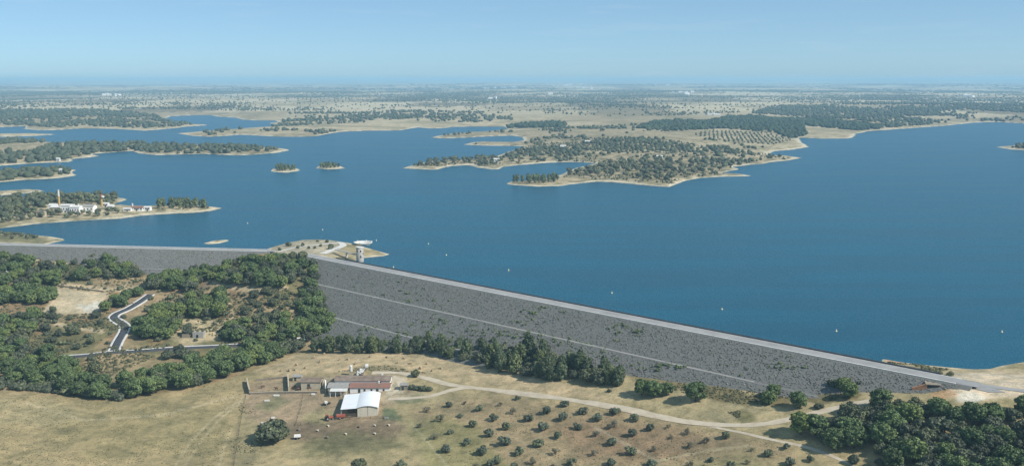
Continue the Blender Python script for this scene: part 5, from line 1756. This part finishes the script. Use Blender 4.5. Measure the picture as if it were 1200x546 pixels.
hutp = [(349, 504, 'leftmost small animal hut, right beside the white topped trailer'), (371.5, 505, 'second small animal hut from left in the upper hut row'), (384, 499.5, 'small animal hut straight below the red tractor'),
        (404.5, 509, 'small animal hut in the middle of the lower hut row'), (382.5, 513, 'left hut of the lower hut row'), (438.5, 499, 'small animal hut below the barn right corner'),
        (455, 498.5, 'rightmost small animal hut of the upper row'), (438.5, 508.5, 'rightmost small animal hut of the lower row'), (420.5, 500.5, 'dark small animal hut below the barn doors')]
for k, (px, py, lb) in enumerate(hutp):
    q = g1(px, py)
    e = empty('animal_hut', (q[0], q[1], q[2]), rng.uniform(-0.3, 0.3)); tag(e, lb, 'hut', 'small animal huts in the lower pen')
    mb = MB()
    seg = 7
    for j in range(seg):
        a0, a1 = math.pi * j / seg, math.pi * (j + 1) / seg
        lo = [(0.6 * math.cos(a0), -0.55, 0.62 * math.sin(a0)), (0.6 * math.cos(a1), -0.55, 0.62 * math.sin(a1)), (0.6 * math.cos(a1), 0.7, 0.62 * math.sin(a1)), (0.6 * math.cos(a0), 0.7, 0.62 * math.sin(a0))]
        hi = [(x * 1.07, y, z * 1.07) for x, y, z in lo]
        mb.hexa(lo, hi)
    mb.build('shell', M['wood'] if k % 4 == 0 else M['beige'], e)
    MB().box(-0.7, 0.7, 0.55, 0.6, -0.2, 0.6).build('back_panel', M['galv'], e)

bale_m = MB().tube((-0.6, 0, 0.55), (0.6, 0, 0.55), 0.62, None, 14).mesh('round_bale'); bale_m.materials.append(M['hay'])
bales = [(250 + x * 0.2674, 400 + y * 0.2674) for x, y in ((590, 80), (690, 68), (765, 72), (840, 75), (867, 98), (555, 82), (485, 57), (365, 105), (405, 117), (360, 127), (335, 130), (470, 92), (440, 72), (300, 130), (625, 100))]
bales += [(450 + x * 0.2674, 400 + y * 0.2674) for x, y in ((93, 75), (118, 97), (188, 100), (213, 130), (160, 120), (12, 70), (250, 120), (60, 95))]
for k, (px, py) in enumerate(bales):
    q = g1(px, py)
    o = bpy.data.objects.new('round_bale', bale_m); COL.objects.link(o)
    o.location = (q[0], q[1], q[2] - 0.02); o.rotation_euler = (0, 0, rng.uniform(0, 3.1))
    k_ = rng.uniform(0.8, 1.15); o.scale = (k_, k_, k_)
    tag(o, 'round hay bale lying on the mown field behind the farm', 'bale', 'hay bales on the mown field')

# cattle in the walled yard
def cow_mesh():
    r = np.random.default_rng(3)
    V, Fc = [], []
    o = 0
    for (x, y, z, sx, sy, sz) in ((0, 0, 1.0, 0.85, 0.36, 0.42), (0.55, 0, 1.08, 0.42, 0.32, 0.38), (-0.6, 0, 1.05, 0.36, 0.34, 0.36), (0.95, 0, 1.15, 0.3, 0.17, 0.22), (1.25, 0, 1.05, 0.28, 0.14, 0.16)):
        V.append(I2V * (sx, sy, sz) + (x, y, z)); Fc.append(I2F + o); o += len(I2V)
    for x in (-0.65, 0.6):
        for y in (-0.2, 0.2):
            mb = MB().tube((x, y, 0.95), (x + 0.03, y, 0.5), 0.13, 0.07, 6).tube((x + 0.03, y, 0.52), (x, y, -0.02), 0.07, 0.06, 6)
            V.append(np.array(mb.v)); t = []
            for f in mb.f:
                for k in range(1, len(f) - 1):
                    t.append((f[0], f[k], f[k + 1]))
            Fc.append(np.array(t) + o); o += len(mb.v)
    return mesh_np('cow', np.concatenate(V), np.concatenate(Fc), True)


cm = cow_mesh(); cm.materials.append(M['brown_hide'])
for px, py in ((344.5, 455), (349, 456.8), (351, 457), (355, 455), (363, 456.3), (368, 454.5), (308, 454.5), (324, 456.5)):
    q = g1(px, py)
    o = bpy.data.objects.new('cow', cm); COL.objects.link(o)
    o.location = (q[0], q[1], q[2]); o.rotation_euler = (0, 0, rng.uniform(0, 6.28))
    inright = px > 338
    tag(o, 'brown cow standing in the right walled farm yard' if inright else ('brown cow near the middle of the left walled yard' if px < 315 else 'brown cow at the right side of the left walled yard'), 'cow', 'cows in the right walled yard' if inright else None)

# ------------------------------------------------------------------ intake tower, footbridge, spillway
tq = unproject(422, 306.3, 0.2)
tw = empty('intake_tower', (tq[0], tq[1], -1.5)); tag(tw, 'round concrete intake tower standing in water beside the dam', 'tower')
MB().lathe([(2.55, -2.5), (2.45, 1.6), (2.4, 11.0)], 28).build('shaft', M['concrete'], tw, True)
MB().lathe([(2.65, 11.0), (2.65, 11.5), (2.5, 11.6)], 28).build('cap', M['pale_concrete'], tw)
for a, z in ((-1.2, 8.3), (-1.2, 4.6), (-2.2, 8.3), (-0.4, 6.5)):
    c_, s_ = math.cos(a), math.sin(a)
    m4 = MB()
    t_ = (-s_, c_)
    for k, (u, r0, zz) in enumerate(((-0.4, 2.35, 0), (0.4, 2.35, 0), (0.4, 2.46, 0), (-0.4, 2.46, 0), (-0.4, 2.35, 1.3), (0.4, 2.35, 1.3), (0.4, 2.46, 1.3), (-0.4, 2.46, 1.3))):
        m4.v.append((c_ * r0 + t_[0] * u, s_ * r0 + t_[1] * u, z + zz))
    m4.f = [(0, 3, 2, 1), (4, 5, 6, 7), (0, 1, 5, 4), (1, 2, 6, 5), (2, 3, 7, 6), (3, 0, 4, 7)]
    m4.build('window', M['dark'], tw)
MB().lathe([(2.48, 3.0), (2.5, 3.05), (2.5, 3.35), (2.48, 3.4)], 28, close=False).build('band', M['pale_concrete'], tw)
fb0 = g1(394, 297)
fb0 = np.array([fb0[0], fb0[1], 4.2]); fb1 = np.array([tq[0] - 2.2, tq[1] + 0.3, 4.6])
fb = empty('footbridge', tuple(fb0)); tag(fb, 'narrow footbridge from the dam bank to the intake tower', 'bridge')
dv = fb1 - fb0
dl = np.linalg.norm(dv[:2]); du = dv / dl
nv = np.array([-du[1], du[0], 0])


def bpt(t, s, z):
    return tuple(dv * t + nv * s + np.array([0, 0, z]))


MB().hexa([bpt(0, -1, 0), bpt(1, -1, 0), bpt(1, 1, 0), bpt(0, 1, 0)], [bpt(0, -1, 0.35), bpt(1, -1, 0.35), bpt(1, 1, 0.35), bpt(0, 1, 0.35)]).build('deck', M['concrete'], fb)
for s in (-0.95, 0.95):
    MB().tube(bpt(0, s, 1.3), bpt(1, s, 1.3), 0.05).build('rail', M['galv'], fb)
    for k in range(9):
        MB().tube(bpt(k / 8, s, 0.34), bpt(k / 8, s, 1.3), 0.04).build('post', M['galv'], fb)
MB().hexa([bpt(0.5, -0.5, -7), bpt(0.53, -0.5, -7), bpt(0.53, 0.5, -7), bpt(0.5, 0.5, -7)], [bpt(0.5, -0.5, -0.001), bpt(0.53, -0.5, -0.001), bpt(0.53, 0.5, -0.001), bpt(0.5, 0.5, -0.001)]).build('pier', M['pale_concrete'], fb)

sq = unproject(424, 287.5, 0.5)
spw = empty('bellmouth_spillway', (sq[0], sq[1] + 6, -1.1)); tag(spw, 'pale concrete bellmouth spillway ring behind the intake tower', 'spillway')
MB().lathe([(4.6, -3.0), (5.2, 0.6), (6.6, 2.4), (6.9, 2.6), (6.9, 3.1), (6.3, 3.1), (5.2, 2.5), (3.6, 0.6), (3.2, -3.0)], 40, close=False).build('funnel', M['pale_concrete'], spw, True)
for k in range(6):
    a = k * math.pi / 3 + 0.3
    MB().hexa([(6.0 * math.cos(a - .03), 6.0 * math.sin(a - .03), 2.9), (6.9 * math.cos(a - .03), 6.9 * math.sin(a - .03), 3.05), (6.9 * math.cos(a + .03), 6.9 * math.sin(a + .03), 3.05), (6.0 * math.cos(a + .03), 6.0 * math.sin(a + .03), 2.9)],
              [(6.0 * math.cos(a - .03), 6.0 * math.sin(a - .03), 3.7), (6.9 * math.cos(a - .03), 6.9 * math.sin(a - .03), 3.7), (6.9 * math.cos(a + .03), 6.9 * math.sin(a + .03), 3.7), (6.0 * math.cos(a + .03), 6.0 * math.sin(a + .03), 3.7)]).build('fin', M['pale_concrete'], spw)

# buoys
bu_body = MB().lathe([(0.15, -0.6), (0.75, -0.35), (0.85, 0.1), (0.6, 0.55), (0.28, 0.7), (0.22, 1.5), (0.1, 1.6)], 14).mesh('float', True); bu_body.materials.append(M['buoy'])
bu_top = MB().lathe([(0.05, 1.58), (0.3, 1.75), (0.3, 2.0), (0.05, 2.2)], 10).mesh('topmark'); bu_top.materials.append(M['buoy'])
for px, py, lb in ((290, 262, 'pale buoy afloat off the building peninsula'), (378, 269.5, 'pale buoy straight behind the plaza spit'), (441, 282, 'pale buoy just right of the bellmouth spillway'),
                   (461, 313.5, 'pale buoy near the dam crest right of the tower'), (523, 299, 'pale buoy beyond the tip of the tower spit'), (596, 317, 'pale buoy off the dam, second in the crest line'),
                   (717, 343.5, 'pale buoy off the middle of the main dam'), (846, 362.5, 'pale buoy in open water off the right half of dam'), (980, 388, 'pale buoy closest to the right end of the dam'),
                   (1174, 389, 'pale buoy at the right edge of the picture'), (502, 286, 'small pale buoy farther out behind the tower spit')):
    q = unproject(px, py, 0.0)
    e = empty('buoy', (q[0], q[1], 0.0), rng.uniform(0, 6)); e.scale = (0.62, 0.62, 0.5); tag(e, lb, 'buoy', 'buoys off the dam')
    for nm, me in (('float', bu_body), ('topmark', bu_top)):
        o = bpy.data.objects.new(nm, me); COL.objects.link(o); o.parent = e

# underpass portal on the right bank
uq = g1(1093, 456.5)
up = empty('underpass_portal', (uq[0], uq[1], uq[2] - 1.0), -0.25); tag(up, 'concrete underpass mouth with reddish wing wall under the crest road', 'portal')
M['red_soil'] = plain('red_clay', (0.40, 0.19, 0.10), (0.52, 0.28, 0.16), 0.8)
MB().box(-2.6, -2.1, 0, 4.5, -1.0, 2.9).build('side_wall', M['red_soil'], up)
MB().box(2.4, 2.9, 0, 4.5, -1.0, 2.9).build('side_wall', M['concrete'], up)
MB().box(-2.6, 2.9, -0.2, 4.5, 2.901, 3.15).build('slab', M['stone'], up)
MB().box(-2.09, 2.39, 3.8, 4.0, -1.0, 2.9).build('back', M['dark'], up)
MB().hexa([(-7.5, 0.3, -1), (-2.61, -0.2, -1), (-2.61, 1.2, -1), (-7.5, 1.6, -1)], [(-7.5, 0.4, 1.0), (-2.61, 0.0, 3.0), (-2.61, 1.0, 3.0), (-7.5, 1.2, 1.0)]).build('wing_wall', M['red_soil'], up)
MB().hexa([(2.91, -0.2, -1), (6.5, -1.5, -1), (6.8, -0.6, -1), (2.91, 0.8, -1)], [(2.91, 0.0, 2.9), (6.5, -1.4, 0.4), (6.7, -0.8, 0.4), (2.91, 0.6, 2.9)]).build('wing_wall', M['red_soil'], up)
q = g1(1109.5, 445)
pst = empty('marker_post', (q[0], q[1], q[2])); tag(pst, 'white marker post at the right end of the crest road', 'post')
MB().box(-0.3, 0.3, -0.3, 0.3, -0.4, 0.3).build('base', M['concrete'], pst)
MB().lathe([(0.22, 0.3), (0.2, 1.7), (0.05, 1.85)], 10).build('shaft', M['white'], pst)

# ------------------------------------------------------------------ buildings across the lake
def lake_house(px, py, w, d, h, rise, label, roof='dirtywhite', wall='white', cat='building', rz=0.0, name='lakeside_building', nwin=3, chim=None):
    q = g1(px, py)
    wins = [(-w / 2 + w * (k + 0.5) / nwin, h * 0.45, min(1.3, w / nwin * 0.4), 1.3) for k in range(nwin)]
    return gable(name, label, cat, (q[0], q[1], q[2]), rz, w, d, h, rise, M[wall], M[roof], doors=((0.0 if nwin % 2 == 0 else w / nwin * 0.5, 1.2, 2.1),), windows=wins, chim=chim, base=2.0)


lake_house(76.5, 249.5, 9.5, 9, 6.5, 0.9, 'tall white mill block at the left of lakeside complex', 'dirtywhite', nwin=4)
lake_house(87, 250, 9, 11, 5.5, 1.0, 'wide white mill hall in the middle of lakeside complex', 'dirtywhite', nwin=4, chim=((-2, 5, 1.2, 0.9), (2, 5, 1.2, 0.9)))
lake_house(103, 248.7, 9.5, 9, 5.0, 1.5, 'white hall with grey roof beside the mill', 'fibre', nwin=3)
lake_house(65, 249.5, 9, 7, 5.0, 1.2, 'cream house left of the white mill', 'dirtywhite', 'beige', nwin=3)
lake_house(47, 254, 6, 6, 4.0, 1.0, 'small cream house farthest left of the lakeside buildings', 'tile_brown', 'beige', nwin=2)
lake_house(61.5, 246.5, 7, 6, 4.6, 1.0, 'white shed behind the cream lakeside house', 'dirtywhite', 'white', nwin=2)
lake_house(129, 246, 5, 5, 3.5, 1.0, 'small white cabin right of the short mast', 'dirtywhite', nwin=2)
lake_house(123.5, 242.7, 5, 4, 3.2, 0.8, 'low white cabin at the foot of short mast', 'dirtywhite', nwin=2)
lake_house(160, 247.3, 11, 6, 2.8, 1.3, 'white villa wing with red tile roof by the water', 'tile_red', nwin=4, cat='house', name='villa', chim=((-4.5, 3, 2.4, 0.9),))
lake_house(171, 247.2, 7.5, 5, 3.2, 0.7, 'bright white villa wing at the right end', 'dirtywhite', nwin=3, cat='house', name='villa')
lake_house(149, 247.7, 7, 4, 2.2, 0.7, 'low white villa annex at the left end', 'dirtywhite', nwin=2, cat='house', name='villa')


def mast(px, py, h, label, red):
    q = g1(px, py)
    e = empty('mast', (q[0], q[1], q[2])); tag(e, label, 'mast')
    MB().box(-1.6, 1.6, -1.6, 1.6, -1.0, 1.0).build('base', M['concrete'], e)
    MB().lathe([(1.15, 1.0), (0.85, h * 0.72)], 10).build('shaft', M['ochre'], e)
    MB().lathe([(0.85, h * 0.72), (0.8, h)], 10).build('top', M['red_paint'] if red else M['dirtywhite'], e)
    if red:
        MB().lathe([(0.1, h * 0.74), (1.5, h * 0.78), (1.5, h * 0.84), (0.1, h * 0.88)], 12, 1.6, -0.5).build('dish', M['white'], e)
    else:
        MB().lathe([(1.0, h), (1.0, h + 0.5)], 10).build('rim', M['concrete'], e)


mast(70, 248.5, 20, 'tall slim ochre chimney mast with pale top behind mill', False)
mast(119.5, 243, 12.5, 'short ochre mast with red head and white dish', True)
for px, py, w, lb in ((690, 168.3, 14, 'long white house on the middle of central peninsula'), (773, 186.5, 9, 'white house high on the near tip of central peninsula'), (660, 174, 10, 'pale house left of the orchard rows'),
                      (582, 190, 8, 'small white house on the western arm of central peninsula'), (68, 189.2, 5, 'tiny white hut on the left wooded peninsula'), (72, 202.6, 6, 'tiny pale hut on the second left shore'),
                      (835, 135, 30, 'left one of two white sheds on the tan plain'), (840.5, 135.3, 20, 'right one of two white sheds on the tan plain')):
    lake_house(px, py, w, w * 0.6, 4.0, 1.2, lb, 'dirtywhite', nwin=2, cat='house', name='country_house')
# far towns
tm_ = []
for k in range(4):
    sz_ = ((14, 10, 7), (22, 12, 8), (36, 20, 9), (12, 9, 10))[k]
    w, d, h = sz_
    v = [(-w / 2, 0, -3), (w / 2, 0, -3), (w / 2, d, -3), (-w / 2, d, -3), (-w / 2, 0, h), (w / 2, 0, h), (w / 2, d, h), (-w / 2, d, h), (-w / 2, d / 2, h + 2.5), (w / 2, d / 2, h + 2.5)]
    me = bpy.data.meshes.new('town_house')
    me.from_pydata(v, [], [(0, 1, 5, 4), (2, 3, 7, 6), (1, 2, 6, 9, 5), (3, 0, 4, 8, 7), (4, 5, 9, 8), (6, 7, 8, 9)])
    me.materials.append(M['white']); me.materials.append(M['dirtywhite'])
    me.polygons[4].material_index = 1; me.polygons[5].material_index = 1
    me.update(); tm_.append(me)
for (px, py, sx, sy, n, lb, gr) in ((664, 102.5, 9, 0.7, 26, 'white building in the far town right of picture centre', 'far town right of centre'), (690, 105, 9, 0.6, 12, 'white building on the right fringe of the far town', 'far town fringe'),
                                    (583, 105, 12, 0.7, 10, 'white building in the far hamlet left of the town', 'far hamlet left of the town'), (576, 116.5, 3, 0.6, 3, 'white shed of the lone farm below the hamlet', 'lone far farm'),
                                    (800, 112, 9, 1.0, 9, 'white house of the hamlet right of the town', 'hamlet right of the town'), (644, 112, 3, 0.5, 3, 'pale shed on the tan fields below the town', 'pale sheds below the town'),
                                    (497, 102.5, 8, 0.4, 6, 'white shed in the hazy plain left of centre', 'sheds in the hazy plain'), (130, 113.5, 5, 0.6, 5, 'white farm building on the far left plain', 'farm on the far left plain'),
                                    (1062, 99.5, 10, 0.6, 12, 'white building of the hazy town at far right', 'hazy far right town'), (958, 99, 4, 0.4, 4, 'white shed in the haze right of the town', 'sheds in the haze'),
                                    (1137, 116.5, 4, 0.4, 3, 'white farm on the tan strip at far right', 'far right farm'), (255, 99.5, 6, 0.4, 5, 'white shed near the left horizon', 'sheds near the left horizon'), (770, 102.5, 5, 0.4, 4, 'white shed between the town and the hamlet', 'sheds between town and hamlet')):
    for k in range(n):
        q = unproject(px + rng.normal() * sx, py + rng.normal() * sy, 8.0)
        z = float(hq(q[0], q[1])[0])
        o = bpy.data.objects.new('town_house', tm_[rng.integers(4)]); COL.objects.link(o)
        o.location = (q[0], q[1], z); o.rotation_euler = (0, 0, rng.uniform(-0.6, 0.6))
        s_ = rng.uniform(0.8, 1.5); o.scale = (s_, s_, s_)
        tag(o, lb, 'building', gr)

# ------------------------------------------------------------------ haze
hb = MB().box(-45000, 45000, -300, 44500, -46, 146)
hz = hb.build('haze', None)
hm = bpy.data.materials.new('haze'); hm.use_nodes = True
for n in list(hm.node_tree.nodes):
    hm.node_tree.nodes.remove(n)
pv = hm.node_tree.nodes.new('ShaderNodeVolumePrincipled')
pv.inputs['Color'].default_value = (0.47, 0.77, 1.0, 1)
pv.inputs['Density'].default_value = 0.000105
pv.inputs['Anisotropy'].default_value = 0.0
om = hm.node_tree.nodes.new('ShaderNodeOutputMaterial')
hm.node_tree.links.new(pv.outputs[0], om.inputs['Volume'])
hz.data.materials.append(hm)
tag(hz, kind='stuff')
